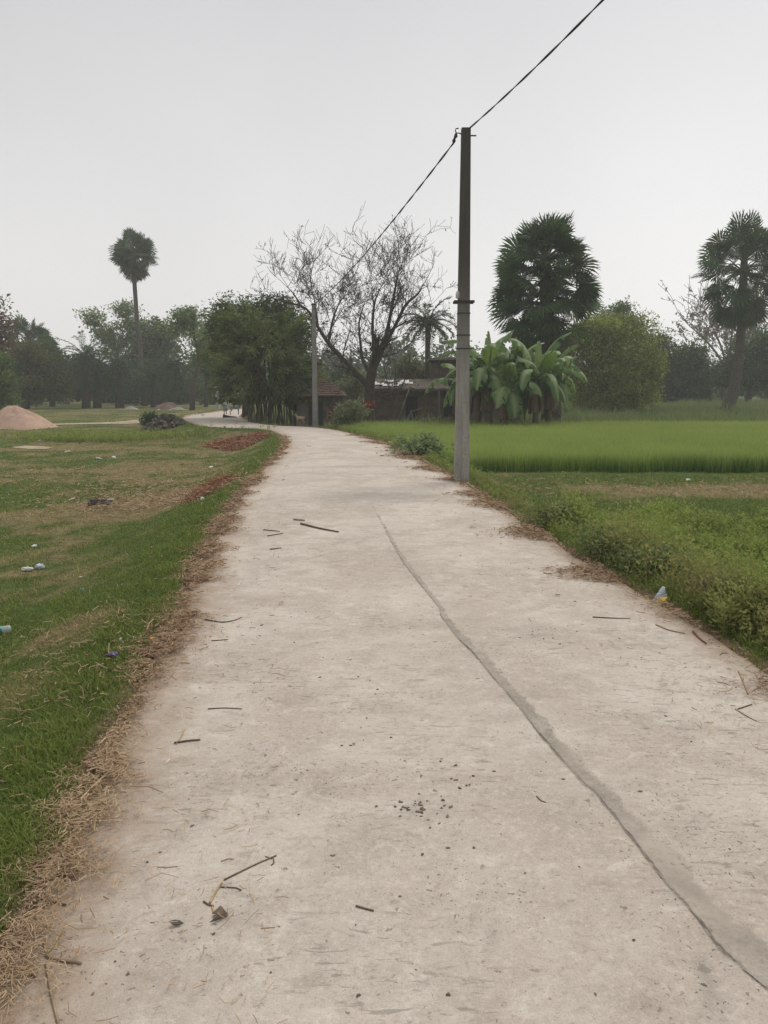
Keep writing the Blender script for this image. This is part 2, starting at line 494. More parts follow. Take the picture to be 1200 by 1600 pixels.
PW = [(ground(*p), rx, ry, a) for p, rx, ry, a in PATCH]
def dryness(x, y):
    dl, dr, ins = road_info(x, y)
    left = dl < dr
    d = .29 + 1.6 * (fbm(x, y, 1.3, 21, 4) - .5) + .5 * (vnoise(x, y * .5, .22, 33) - .5)
    d += .20 * sstep(8, 22, y) * left
    d -= .55 * np.exp(-((dl - .45) / .38) ** 2) * left
    d -= .25 * (~left)
    for p, rx, ry, a in PW:
        d = d + a * np.exp(-(((x - p.x) / rx) ** 2 + ((y - p.y) / ry) ** 2))
    return np.clip(d, 0, 1)

def spaced(a, b, s0, far, f=1.18):
    c = list(np.arange(a, b, s0)); s = s0
    while c[-1] < far: s *= f; c.append(c[-1] + s)
    return c
xs = spaced(0, 26, .16, 460); xs = np.array([-v for v in xs[:0:-1]] + xs)
ys = np.array([-90, -60, -40, -28, -20, -15, -11] + spaced(-8.5, 34, .16, 600, 1.06))
XX, YY = np.meshgrid(xs, ys)
ZZ = height(XX, YY)
nx, ny = len(xs), len(ys)
V = np.stack([XX.ravel(), YY.ravel(), ZZ.ravel()], 1)
i = (np.arange(ny - 1)[:, None] * nx + np.arange(nx - 1)[None]).ravel()
F = np.stack([i, i + 1, i + nx + 1, i + nx], 1)
gd = dryness(V[:, 0], V[:, 1])
dl, dr, ins = road_info(V[:, 0], V[:, 1])
soil = np.maximum(1 - sstep(.02, .35, np.minimum(dl, dr) + .25 * (fbm(V[:, 0], V[:, 1], .5, 8) - .5)), ins)
m, nt = mat('meadow_soil'); n = N(nt)
co = n('TexCoord').outputs['Object']
d = n.attr('dry'); s = n.attr('soil')
n1 = n.noise(6, 5, .65, co); n2 = n.noise(45, 4, .7, co); n3 = n.noise(.6, 3, .5, co)
green = n.mix(n.remap(n1, .35, .65), (.045, .075, .018), (.095, .13, .035))
brown = n.mix(n.remap(n1, .3, .7), (.12, .094, .046), (.24, .195, .10))
c = n.mix(n.remap(n.math('ADD', d, n.math('MULTIPLY', n.math('SUBTRACT', n2, .5), .9)), .25, .75), green, brown)
earth = n.mix(n.remap(n2, .3, .7), (.12, .078, .048), (.24, .17, .115))
c = n.mix(n.remap(n.math('ADD', s, n.math('MULTIPLY', n.math('SUBTRACT', n2, .5), .7)), .35, .7), c, earth)
n.out(n.bsdf(c, .95, n.math('ADD', n2, n.math('MULTIPLY', n1, .6)), .03, .1, 1.0))
M_GROUND = m
tag(raw('ground', V, F, m, None, {'dry': gd, 'soil': soil}, smooth=True), kind='structure')

# ------------------------------------------------------------------ road slab
STAIN = [((580, 776), 1.15, .65, .75), ((650, 775), .8, .5, .5), ((650, 1268), .09, .05, .8), ((690, 1262), .05, .04, .6), ((625, 1275), .07, .03, .5), ((1118, 1545), .035, .05, 1.0),
         ((1112, 1580), .05, .03, .7), ((480, 1478), .03, .02, .6), ((520, 1475), .05, .02, .5), ((560, 1462), .05, .03, .4), ((740, 1450), .05, .03, .5),
         ((770, 1465), .03, .03, .5), ((500, 1240), .16, .03, .45), ((430, 1205), .12, .025, .55), ((560, 845), .25, .3, .35), ((820, 985), .2, .2, .3), ((850, 990), .3, .2, .25),
         ((410, 705), .4, 1.2, .1), ((600, 730), 1.6, .5, .3), ((900, 1270), .2, .1, .15), ((300, 1290), .05, .15, .25), ((505, 1511), .09, .03, .4), ((860, 1410), .07, .04, .4)]
SW = [(flat(*p), rx, ry, a) for p, rx, ry, a in STAIN]
nA = 620
sL, fL = resample(EL, nA); sR, fR = resample(ER, nA)
# matching stations on both edges, spaced finer near the camera
q = np.linspace(0, 1, nA) ** 1.5
# station arrays follow the control points so that the two edges stay in step
kL = [0, 1] + [2 + k for k in (0, 4, 7, 9, 10, 11, 12, 13, 14, 16, 17, 18, 19, 20, 22, 23)]
kR = [0, 1] + [2 + k for k in (0, 3, 5, 7, 8, 10, 12, 13, 14, 15, 16, 17, 18, 19, 21, 22)]
tq = np.linspace(0, 1, len(kL))
qL = np.interp(q, tq, [sL[min(k * 6, len(sL) - 1)] for k in kL]); qR = np.interp(q, tq, [sR[min(k * 6, len(sR) - 1)] for k in kR])
PL, PR = fL(qL), fR(qR)
wob = lambda s_, sd: .035 * (fbm(s_, s_ * 0 + sd, .35, sd, 3) - .5) * 2
nU = 70
u = np.linspace(0, 1, nU)
RV = PL[:, None, :] * (1 - u)[None, :, None] + PR[:, None, :] * u[None, :, None]
cr = (PR - PL); cr /= np.linalg.norm(cr, axis=1)[:, None]
RV[:, 0] += cr * wob(qL, 3)[:, None]; RV[:, -1] += cr * wob(qR, 7)[:, None]
RX, RY = RV[..., 0], RV[..., 1]
RZ = .012 * (fbm(RX, RY, 2.2, 51) - .5) + .03 * np.sin(np.pi * u)[None, :] - .015
def road_z(x, y): return .012 * (fbm(np.array([x]), np.array([y]), 2.2, 51)[0] - .5) + .012
st = np.zeros_like(RX)
for p, rx, ry, a in SW: st = np.maximum(st, a * np.exp(-((((RX - p.x) / rx) ** 2 + ((RY - p.y) / ry) ** 2) * 1.1) ** 1.4))
Vr = np.stack([RX, RY, RZ], -1).reshape(-1, 3)
i = (np.arange(nA - 1)[:, None] * nU + np.arange(nU - 1)[None]).ravel()
Fr = np.stack([i, i + 1, i + nU + 1, i + nU], 1)
nv = len(Vr)
sk, skf = [], []
for e_ in (0, nU - 1):
    b0 = nv + len(sk)
    for a_ in range(nA): sk.append((RX[a_, e_], RY[a_, e_], RZ[a_, e_] - .14))
    for a_ in range(nA - 1):
        f_ = (a_ * nU + e_, (a_ + 1) * nU + e_, b0 + a_ + 1, b0 + a_)
        skf.append(f_ if e_ == 0 else f_[::-1])
Vr = np.concatenate([Vr, np.array(sk)]); Fr = np.concatenate([Fr, np.array(skf)])
dL_, dR_ = grid(G_L, Vr[:, 0], Vr[:, 1]), grid(G_R, Vr[:, 0], Vr[:, 1])
stq = np.concatenate([st.ravel(), np.zeros(len(sk))])
m, nt = mat('weathered_concrete'); n = N(nt)
co = n('TexCoord').outputs['Object']
mp = n('Mapping'); n.link(co, mp.inputs[0]); mp.inputs['Scale'].default_value = (.85, 1.2, 1); mp.inputs['Rotation'].default_value = (0, 0, R(-4))
brushed = mp.outputs[0]
a1 = n.noise(.7, 6, .65, co, .6); a2 = n.noise(6, 6, .68, brushed, .6); a3 = n.noise(38, 5, .75, co); a4 = n.noise(170, 3, .7, co); a5 = n.noise(2.3, 4, .6, brushed, .5)
base = n.mix(n.remap(a1, .36, .64), (.398, .338, .283), (.485, .426, .364))
base = n.mix(n.math('MULTIPLY', n.remap(a5, .48, .66), .50), base, (.335, .285, .238))
base = n.mix(n.math('MULTIPLY', n.remap(a2, .53, .68), .45), base, (.28, .236, .192))
base = n.mix(n.math('MULTIPLY', n.remap(a2, .46, .34), .45), base, (.58, .53, .46))
base = n.mix(n.math('MULTIPLY', n.remap(a3, .54, .66), .36), base, (.23, .19, .15))
base = n.mix(n.math('MULTIPLY', n.remap(a3, .47, .36), .30), base, (.62, .57, .50))
base = n.mix(n.math('MULTIPLY', n.remap(a4, .55, .68), .42), base, (.17, .14, .11))
base = n.mix(n.math('MULTIPLY', n.remap(a4, .45, .34), .20), base, (.66, .62, .56))
wc = n('VectorMath', operation='ADD'); nz = n('TexNoise'); nz.inputs['Scale'].default_value = 26; nz.inputs['Detail'].default_value = 3; n.link(co, nz.inputs['Vector'])
wsc = n('VectorMath', operation='SCALE'); n.link(nz.outputs['Color'], wsc.inputs[0]); wsc.inputs['Scale'].default_value = .075
n.link(co, wc.inputs[0]); n.link(wsc.outputs[0], wc.inputs[1]); warp = wc.outputs[0]
# exposed aggregate: small dark and tan stones showing where the skin has worn
vd = n.voro(34, warp); msk = n.remap(n.noise(1.1, 3, .6, co), .46, .60)
spk = n.math('MULTIPLY', n.remap(vd, .20, .11), msk)
base = n.mix(n.math('MULTIPLY', spk, .75), base, (.13, .115, .10))
vd2 = n.voro(11, warp); vd2c = n('TexVoronoi'); vd2c.inputs['Scale'].default_value = 11; n.link(warp, vd2c.inputs['Vector'])
csep = n('SeparateColor'); n.link(vd2c.outputs['Color'], csep.inputs[0])
spots = n.math('MULTIPLY', n.remap(vd2, .17, .09), n.math('GREATER_THAN', csep.outputs[0], .55))
vd3 = n('TexVoronoi'); vd3.inputs['Scale'].default_value = 27; n.link(warp, vd3.inputs['Vector']); cs3 = n('SeparateColor'); n.link(vd3.outputs['Color'], cs3.inputs[0])
spots3 = n.math('MULTIPLY', n.remap(vd3.outputs['Distance'], .22, .12), n.math('GREATER_THAN', cs3.outputs[0], .72))
base = n.mix(n.math('MULTIPLY', spots3, n.remap(cs3.outputs[1], 0, 1, .1, .7)), base, (.13, .105, .08))
base = n.mix(n.math('MULTIPLY', spots, n.remap(csep.outputs[1], .0, 1.0, .15, .75)), base, (.11, .09, .07))
# scuffs: short dark dashes across the road
mp2 = n('Mapping'); n.link(co, mp2.inputs[0]); mp2.inputs['Scale'].default_value = (5, 22, 1); mp2.inputs['Rotation'].default_value = (0, 0, R(6))
sc_ = n.remap(n.noise(1.6, 3, .6, mp2.outputs[0], .8), .57, .66)
base = n.mix(n.math('MULTIPLY', n.math('MULTIPLY', sc_, n.remap(n.noise(.8, 2, .5, co), .4, .6)), .55), base, (.17, .145, .12))
# wheel-worn bands and grey stains
base = n.mix(n.math('MULTIPLY', n.attr('track'), .35), base, (.30, .265, .225))
stn = n.math('MULTIPLY', n.attr('stain'), n.remap(n.math('ADD', a3, n.math('MULTIPLY', a2, .5)), .45, .85, .35, 1.0))
base = n.mix(n.math('MULTIPLY', stn, .72), base, (.19, .17, .145))
# dust and soil carried in from both verges
ed = n.math('ADD', n.attr('edge'), n.math('MULTIPLY', n.math('SUBTRACT', n.noise(2.6, 5, .7, co, 1), .5), .95))
dust = n.remap(ed, .50, .04)
base = n.mix(n.math('MULTIPLY', dust, .72), base, n.mix(n.remap(a3, .3, .7), (.21, .145, .095), (.37, .28, .20)))
hgt = n.math('ADD', n.math('MULTIPLY', a3, .5), n.math('ADD', n.math('MULTIPLY', a4, .25), n.math('SUBTRACT', n.math('MULTIPLY', a2, .7), n.math('MULTIPLY', spk, .4))))
n.out(n.bsdf(base, .9, hgt, .012, .2, .85))
M_ROAD = m
uu = np.concatenate([np.tile(u, nA), np.zeros(nA), np.ones(nA)])
trk = np.exp(-((uu - .13) / .02) ** 2) * .8 + np.exp(-((uu - .18) / .012) ** 2) * .6 + .5 * np.exp(-((uu - .52) / .05) ** 2)
trk *= vnoise(Vr[:, 0], Vr[:, 1], .9, 61)
tag(raw('road', Vr, Fr, m, None, {'edge': np.minimum(dL_, dR_ * 1.5), 'stain': stq, 'track': trk}, smooth=True), kind='structure')

# grey repair band with the crack along its left side
CRK = [(580, 790), (600, 827), (622, 868), (650, 907), (684, 950), (690, 966), (715, 1000), (738, 1022), (762, 1052), (800, 1096), (826, 1128), (850, 1160), (905, 1222),
       (930, 1244), (960, 1280), (1000, 1332), (1040, 1384), (1092, 1442), (1130, 1492), (1200, 1552), (1290, 1632)]
BND = [(588, 790), (611, 827), (637, 868), (664, 905), (698, 948), (706, 962), (730, 985), (752, 1008), (782, 1040), (828, 1090), (860, 1128), (878, 1158), (925, 1208),
       (955, 1236), (985, 1268), (1038, 1312), (1085, 1365), (1150, 1432), (1180, 1452), (1260, 1510), (1360, 1580)]
cw, bw = catmull([tuple(flat(*p)[:2]) for p in CRK], 10), catmull([tuple(flat(*p)[:2]) for p in BND], 10)
V, F, ed = [], [], []
rr = np.random.default_rng(2)
for k in range(len(cw)):
    d_ = bw[k] - cw[k]
    jit = .1 * (vnoise(np.array([k * .9]), np.array([3.]), 1)[0] - .5)
    wj = .12 * (vnoise(np.array([k * .35]), np.array([5.]), 1)[0] - .5); jit *= 1.5
    sc_f = .55 + .45 * min(1, max(0, (k - 60) / 60))
    for f_ in [q_ * (sc_f if q_ > 0 else 1) for q_ in (-.02, .12, .45, .62 + wj, .82 + jit + wj, 1.15 + jit + wj)]:
        p = cw[k] + d_ * f_
        V.append((p[0], p[1], road_z(p[0], p[1]) + (.006 if f_ < .9 else .0045) + .012 * 0)); ed.append((.55, 1, 1, 1, .5, 0.)[len(ed) % 6] * min(1., .3 + k / 40))
    if k: 
        for c_ in range(5):
            b_ = k * 6 + c_
            F.append((b_ - 6, b_ - 5, b_ + 1, b_))
# sit exactly above the slab
def slab_z(x, y):
    j = np.argmin((RX - x) ** 2 + (RY - y) ** 2); return RZ.ravel()[j]
V = [(x, y, slab_z(x, y) + .006) for x, y, z in V]
m, nt = mat('cement_repair'); n = N(nt); co = n('TexCoord').outputs['Object']
a = n.noise(5, 5, .6, co); b = n.noise(60, 4, .7, co); g_ = n.noise(1.2, 3, .5, co)
c = n.mix(n.remap(a, .36, .64), (.295, .255, .212), (.37, .325, .275))
c = n.mix(n.math('MULTIPLY', n.remap(b, .52, .64), .5), c, (.17, .145, .115))
c = n.mix(n.math('MULTIPLY', n.remap(b, .47, .36), .35), c, (.48, .43, .37))
c = n.mix(n.math('MULTIPLY', n.remap(g_, .48, .62), .55), c, (.40, .35, .285))
b2 = n.noise(9, 5, .7, co)
al = n.remap(n.math('ADD', n.attr('edge'), n.math('MULTIPLY', n.math('SUBTRACT', b2, .5), 2.4)), .30, .70)
tr = n('BsdfTransparent'); x_ = n('MixShader'); n.link(n.math('MULTIPLY', al, n.remap(n.noise(2.2, 4, .6, co), .38, .60, .45, .92)), x_.inputs[0]); n.link(tr.outputs[0], x_.inputs[1]); n.link(n.bsdf(c, .88, b, .006, .2, .6), x_.inputs[2]); n.out(x_.outputs[0])
o = raw('road_repair_band', V, F, m, attrs={'edge': ed}); tag(o, kind='structure')
V, F = [], []
for k in range(len(cw)):
    t = cw[min(k + 1, len(cw) - 1)] - cw[max(k - 1, 0)]; t /= np.linalg.norm(t); nn = np.array([t[1], -t[0]])
    hw = max(.0005, .0017 * (vnoise(np.array([k * .35]), np.array([1.]), 1)[0] * 1.7 - .25)) * (1.1 if 60 < k < 185 else .6); off = .008 * (vnoise(np.array([k * .5]), np.array([9.]), 1)[0] - .5)
    for sgn in (-1, 1):
        p = cw[k] + nn * (off + sgn * hw); V.append((p[0], p[1], slab_z(p[0], p[1]) + .010))
    if k: F.append((2 * k - 2, 2 * k - 1, 2 * k + 1, 2 * k))
tag(raw('road_crack', V, F, simple('crack_dirt', (.12, .098, .08), .95)), kind='structure')

# pale dirt track leading off to the left, and a bare patch
def sheet(name, px, m, lift=.012, kind='structure'):
    b = MB(); P = [ground(*p) for p in px]
    c = sum(P, Vector()) / len(P)
    rings = [[c.lerp(p, f_) for p in P] for f_ in (.35, .7, 1)]
    V = [c] + [p for r_ in rings for p in r_]; k = len(P)
    V = [(p.x, p.y, hz(p.x, p.y) + lift) for p in V]
    F = [(0, 1 + j, 1 + (j + 1) % k) for j in range(k)]
    for r_ in range(2):
        F += [(1 + r_ * k + j, 1 + (r_ + 1) * k + j, 1 + (r_ + 1) * k + (j + 1) % k, 1 + r_ * k + (j + 1) % k) for j in range(k)]
    return tag(raw(name, V, F, m), kind=kind)
M_DIRT = simple('pale_dirt', (.30, .25, .17), .95, .3, 1.2)
V, F = [], []
trackpx = [(-120, 672), (-20, 668), (60, 664.5), (110, 663), (160, 662), (205, 660), (240, 656.5), (275, 653), (300, 651.5)]
TP = catmull([tuple(ground(*p)[:2]) for p in trackpx], 8)
for k, p in enumerate(TP):
    t = TP[min(k + 1, len(TP) - 1)] - TP[max(k - 1, 0)]; t /= np.linalg.norm(t); nn = np.array([-t[1], t[0]])
    for f_ in (-1.2, -.4, .4, 1.2):
        q = p + nn * f_ * (1 + .4 * (vnoise(np.array([k * .5]), np.array([f_]), 1)[0] - .5)); V.append((q[0], q[1], max(hz(*q), -.5) + .03))
    if k: F += [(4 * k - 4 + c_, 4 * k - 3 + c_, 4 * k + 1 + c_, 4 * k + c_) for c_ in range(3)]
tag(raw('dirt_track', V, F, M_DIRT), kind='structure')
sheet('dirt_track', [(18, 699), (40, 697), (66, 698), (84, 700.5), (70, 702.5), (45, 702), (24, 701)], M_DIRT, .02)

# ------------------------------------------------------------------ grass, wheat, weeds
def grassmat(name, g0, g1, b0, b1, tipc, tipf=.35, trans=.3):
    m, nt = mat(name); n = N(nt)
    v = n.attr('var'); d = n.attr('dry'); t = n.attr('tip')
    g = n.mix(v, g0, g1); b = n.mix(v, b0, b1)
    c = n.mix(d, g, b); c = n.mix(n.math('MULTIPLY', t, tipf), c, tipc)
    p = n('BsdfPrincipled'); n.val(p.inputs['Base Color'], c); p.inputs['Roughness'].default_value = .7; p.inputs['Specular IOR Level'].default_value = .06
    tr = n('BsdfTranslucent'); n.val(tr.inputs['Color'], c)
    x = n('MixShader'); x.inputs[0].default_value = trans; n.link(p.outputs[0], x.inputs[1]); n.link(tr.outputs[0], x.inputs[2])
    n.out(x.outputs[0])
    return m
M_GRASS = grassmat('meadow_grass', (.062, .098, .018), (.170, .222, .048), (.19, .148, .062), (.40, .32, .155), (.25, .26, .075), .3)
def scatter_polar(cnt, d0, d1, a0, a1, rng, power=1.0):
    d = d0 * (d1 / d0) ** (rng.random(cnt) ** power); a = R(a0) + (R(a1) - R(a0)) * rng.random(cnt)
    return d * np.sin(a), d * np.cos(a), d
rng = np.random.default_rng(77)
x, y, d = scatter_polar(700000, 1.6, 85, -40, 36, rng, .9)
dl, dr, ins = road_info(x, y)
left = dl < dr
dry = dryness(x, y)
keep = (ins < .35)
edge = np.where(left, dl, dr)
keep &= rng.random(len(x)) < sstep(-.05, .22, edge + .2 * (fbm(x, y, .4, 9) - .5)) * np.clip(1.15 - .45 * dry, 0, 1)
keep &= ~((~left) & (dr > .5) & (y > 19.5) & (y < 40))
keep &= ~((~left) & (y > 62))
keep &= rng.random(len(x)) < np.where(left, 1, .75)
x, y, d, dry, left, edge = (a[keep] for a in (x, y, d, dry, left, edge))
P = np.stack([x, y, height(x, y) - .004], 1)
clump = fbm(x, y, .35, 14, 3)
h = (.016 + .046 * clump ** 1.3) * (1 + .6 * np.exp(-((edge - .3) / .25) ** 2)) * (.6 + .8 * rng.random(len(x)))
h *= np.where(left, .82, 1.4) * (1 + .012 * d) * (1 - .35 * dry)
tall = rng.random(len(x)) < .015; h[tall] *= 2.4
wd = np.clip(.0016 + .00085 * d, .002, .03)
dryb = np.clip((dry + rng.normal(0, .22, len(x)) - .25) / .5, 0, 1)
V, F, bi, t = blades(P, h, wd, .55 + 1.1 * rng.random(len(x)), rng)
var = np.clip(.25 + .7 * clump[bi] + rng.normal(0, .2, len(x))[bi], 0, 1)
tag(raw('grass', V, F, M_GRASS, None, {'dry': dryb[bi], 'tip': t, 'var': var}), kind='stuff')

# wheat: upright blades in a block with a straight front edge
M_WHEAT = grassmat('young_wheat', (.052, .135, .018), (.165, .265, .042), (.3, .29, .13), (.3, .29, .13), (.42, .49, .14), .8, .35)
rng = np.random.default_rng(78)
nW = 240000
yw = 19.6 + 20.4 * rng.random(nW) ** 1.35; xw = -3 + 36 * rng.random(nW)
front = 19.9 + .45 * (fbm(xw, xw * 0, .8, 3) - .5) + .02 * xw
dl, dr, ins = road_info(xw, yw)
keep = (yw > front) & (dr < dl) & (ins < .1) & (dr > .9 + .5 * vnoise(xw, yw, .7, 5)) & (xw < .62 * yw + 3)
xw, yw, front, dr = xw[keep], yw[keep], front[keep], dr[keep]
hw = (.60 + .12 * (fbm(xw, yw, 2.5, 6) - .5) +   .16 * (fbm(xw, yw, .5, 16) - .5)) * (.80 + .3 * rng.random(len(xw))) * sstep(.3, 2.2, dr) ** .5
P = np.stack([xw, yw, height(xw, yw)], 1)
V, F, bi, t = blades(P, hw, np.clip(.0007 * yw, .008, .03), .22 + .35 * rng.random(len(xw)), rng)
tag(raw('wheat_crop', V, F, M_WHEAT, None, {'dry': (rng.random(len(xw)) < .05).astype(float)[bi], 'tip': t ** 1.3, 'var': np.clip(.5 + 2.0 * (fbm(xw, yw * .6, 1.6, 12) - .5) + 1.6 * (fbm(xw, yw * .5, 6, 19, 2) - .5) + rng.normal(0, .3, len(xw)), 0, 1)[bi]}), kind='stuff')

# rough grass beyond the wheat
rng = np.random.default_rng(79)
x = -6 + 70 * rng.random(90000); y = 39 + 60 * rng.random(90000) ** 1.3
dl, dr, ins = road_info(x, y)
keep = (x < .62 * y + 6) & ((x > 8) | ((y < 41.5) & (x > -.5))) & (rng.random(len(x)) < .35 + .9 * (fbm(x, y, 4, 31) - .2)); x, y = x[keep], y[keep]
P = np.stack([x, y, height(x, y)], 1)
rough = fbm(x, y, 3.2, 41)
V, F, bi, t = blades(P, (.25 + 1.15 * np.clip(rough - .3, 0, 1)) * (.6 + .8 * rng.random(len(x))), np.full(len(x), .05), .4 + .5 * rng.random(len(x)), rng)
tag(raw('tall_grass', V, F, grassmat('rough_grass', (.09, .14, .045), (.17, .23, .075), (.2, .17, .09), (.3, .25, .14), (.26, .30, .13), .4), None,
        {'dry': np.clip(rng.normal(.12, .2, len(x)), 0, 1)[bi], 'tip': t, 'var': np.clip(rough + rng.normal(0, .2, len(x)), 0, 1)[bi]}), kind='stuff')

# leafy crop plot and roadside weeds on the right
M_WEED = grassmat('crop_leaf', (.075, .130, .020), (.25, .33, .066), (.15, .125, .06), (.30, .24, .12), (.42, .48, .14), .45, .4)
def weeds(name, X, Y, Hh, seed, leafn, leafs, dry, sprd=.5):
    rng = np.random.default_rng(seed); n_ = len(X)
    Z = height(X, Y)
    k = np.repeat(np.arange(n_), leafn); f_ = rng.random(len(k)) ** .8
    a = rng.random(n_) * 6.283; ln = Hh * sprd * rng.random(n_)
    stem = np.stack([np.cos(a) * ln, np.sin(a) * ln, Hh], 1)
    b = rng.random(len(k)) * 6.283; rad = (Hh[k] * .28) * (1 - .45 * f_) * rng.random(len(k))
    P = np.stack([X[k], Y[k], Z[k]], 1) + stem[k] * f_[:, None] + np.stack([np.cos(b) * rad, np.sin(b) * rad, rad * .25], 1)
    D = np.stack([np.cos(b), np.sin(b), .5 + .5 * rng.random(len(k))], 1) * 1.4
    sz = leafs[k] * (1.1 - .5 * f_)
    V, F = leaves(P, sz, rng, .42, 0, D, .05)
    Vs, Fs, bi, t = blades(np.stack([X, Y, Z], 1), Hh * 1.02, leafs * .18, sprd * np.ones(n_), rng)
    # stems drawn as thin leaves along the stalk
    S0 = np.stack([X, Y, Z], 1); S1 = S0 + stem; wv = np.stack([-np.sin(a), np.cos(a), a * 0], 1) * (leafs * .06)[:, None]
    Vq = np.stack([S0 - wv, S0 + wv, S1 + wv * .4, S1 - wv * .4], 1).reshape(-1, 3); Fq = np.arange(n_)[:, None] * 4 + np.arange(4)[None] + len(V)
    dr_ = np.clip(np.concatenate([np.repeat(dry[k] + rng.normal(0, .15, len(k)), 4), np.repeat(dry + .35, 4)]), 0, 1)
    vr_ = np.clip(np.concatenate([np.repeat((rng.normal(.45, .3, n_))[k] + rng.normal(0, .15, len(k)), 4), np.full(4 * n_, .4)]), 0, 1)
    tp_ = np.concatenate([np.repeat(f_, 4), np.full(4 * n_, .2)])
    return tag(raw(name, np.concatenate([V, Vq]), np.concatenate([F, Fq]), M_WEED, None, {'dry': dr_, 'var': vr_, 'tip': tp_}), kind='stuff')
rng = np.random.default_rng(80)
x, y, d = scatter_polar(60000, 3.4, 17, 8, 42, rng, 1.0)
plot = np.array([tuple(ground(*p)[:2]) for p in [(770, 798), (830, 826), (930, 822), (1010, 812), (1100, 818), (1200, 812), (1500, 816)]] + [tuple(ground(*p)[:2]) for p in [(1800, 1400), (1500, 1250)]] + [tuple(flat(*p)[:2]) for p in RIGHT_PX[:7]])
dl, dr, ins = road_info(x, y)
inside = in_poly(x, y, plot) & (ins < .05) & (dr > .08 + .30 * vnoise(x, y, .5, 3))
keep = inside & (rng.random(len(x)) < .05 + .36 * sstep(.40, .60, fbm(x, y, .8, 71))); x, y, dr = x[keep], y[keep], dr[keep]
hh = (.06 + .62 * fbm(x, y, .6, 72) ** 1.9 + .22 * np.exp(-((dr - .75) / .5) ** 2)) * (.6 + .7 * rng.random(len(x)) + .7 * (rng.random(len(x)) < .05))
dry = np.clip(.75 * np.exp(-((dr - .30) / .40) ** 2) + 1.5 * (fbm(x, y, 1.0, 73) - .54), 0, .9)
weeds('crop_plants', x, y, hh, 81, 22, np.clip(.026 + .0046 * y, .034, .085), dry, .4)
# the lower weedy strip along the whole right edge
x, y, d = scatter_polar(30000, 3.6, 36, -5, 36, rng, .8)
dl, dr, ins = road_info(x, y)
keep = (ins < .05) & (dr < dl) & (dr > .12) & (dr < .35 + .75 * fbm(x, y, 1.3, 75)) & (rng.random(len(x)) < .55); x, y, dr = x[keep], y[keep], dr[keep]
weeds('verge_weeds', x, y, (.05 + .30 * fbm(x, y, .6, 76) ** 1.4) * (.7 + .6 * rng.random(len(x))), 82, 14, np.clip(.014 + .0022 * y, .018, .07), np.clip(.45 + 1.2 * (fbm(x, y, .9, 77) - .5), 0, 1))
# low weeds of the left meadow
wp = ground(185, 684); x = wp.x + 2.4 * rng.normal(0, 1, 500); y = wp.y + 1.3 * rng.normal(0, 1, 500)
wp = ground(140, 690); x = np.concatenate([x, wp.x + 1.4 * rng.normal(0, 1, 300)]); y = np.concatenate([y, wp.y + .7 * rng.normal(0, 1, 300)])
weeds('meadow_weeds', x, y, .16 + .22 * rng.random(len(x)), 83, 14, np.full(len(x), .10), np.clip(rng.normal(.15, .15, len(x)), 0, 1))

# ------------------------------------------------------------------ straw litter
M_STRAW = leafmat('straw', (.20, .118, .072), (.46, .34, .215), None, .1, .8)
def straw(X, Y, Z, L, W, rng, tilt=.12):
    n_ = len(X); a = rng.random(n_) * 6.283; b = a + rng.normal(0, .35, n_)
    d0 = np.stack([np.cos(a), np.sin(a), rng.normal(0, tilt, n_)], 1) * (L / 2)[:, None]; d1 = np.stack([np.cos(b), np.sin(b), rng.normal(0, tilt, n_)], 1) * (L / 2)[:, None]
    wv = np.stack([-np.sin(a), np.cos(a), rng.normal(0, .6, n_)], 1) * (W / 2)[:, None]
    up = np.zeros((n_, 3)); up[:, 2] = W * .6
    C = np.stack([X, Y, Z + W * .5], 1) + np.abs(d0[:, 2:3]) * np.array([[0, 0, 1]])
    V = np.stack([C - d0 - wv, C - d0 + wv, C + wv, C - wv, C + d1 + wv, C + d1 - wv], 1).reshape(-1, 3)
    k = np.arange(n_)[:, None] * 6
    F = np.concatenate([k + np.array([[0, 1, 2, 3]]), k + np.array([[3, 2, 4, 5]])], 1).reshape(-1, 4)
    return V, F
rng = np.random.default_rng(90)
def edge_points(P, cnt, ymax):
    P = P[(P[:, 1] > 1.2) & (P[:, 1] < ymax)]; P = P[:np.argmax(P[:, 1]) + 1]
    q = np.exp(rng.uniform(np.log(1.9), np.log(ymax), cnt))
    return np.interp(q, P[:, 1], P[:, 0]), q
ex, ey = edge_points(EL, 150000, 31); c = fbm(ex, ey, .7, 91, 4); n2 = fbm(ex, ey, .25, 94, 3)
wdt = .035 + .075 * sstep(.38, .65, c) + .03 * sstep(2, 7, ey) - .03 * sstep(9, 20, ey) + .05 * (1 - sstep(2.2, 3.6, ey))
lx = ex + .02 + rng.normal(0, 1, len(ex)) * wdt * np.where(rng.random(len(ex)) < .5, 1, .45)
keepL = rng.random(len(ex)) < .62 * (.12 + .88 * sstep(.40, .60, c)) * (.3 + .7 * sstep(.4, .6, n2)) * (1 - .5 * sstep(10, 25, ey))
fx, fy = edge_points(ER, 110000, 31); c = fbm(fx, fy, .8, 95, 4)
rx_ = fx + .06 - np.abs(rng.normal(0, 1, len(fx))) * (.08 + .20 * sstep(.38, .62, c)) + rng.normal(0, .05, len(fx))
keepR = rng.random(len(fx)) < .6 * (.08 + .92 * sstep(.42, .60, c)) * (.35 + .65 * sstep(4.5, 7, fy)) * (1 - .4 * sstep(12, 28, fy))
sx_, sy_, _ = scatter_polar(5200, 1.9, 26, -34, 36, rng, .9)          # a few strays all over the slab and meadow
x = np.concatenate([lx[keepL], rx_[keepR], sx_]); y = np.concatenate([ey[keepL], fy[keepR], sy_]); d = np.hypot(x, y)
dl, dr, ins = road_info(x, y)
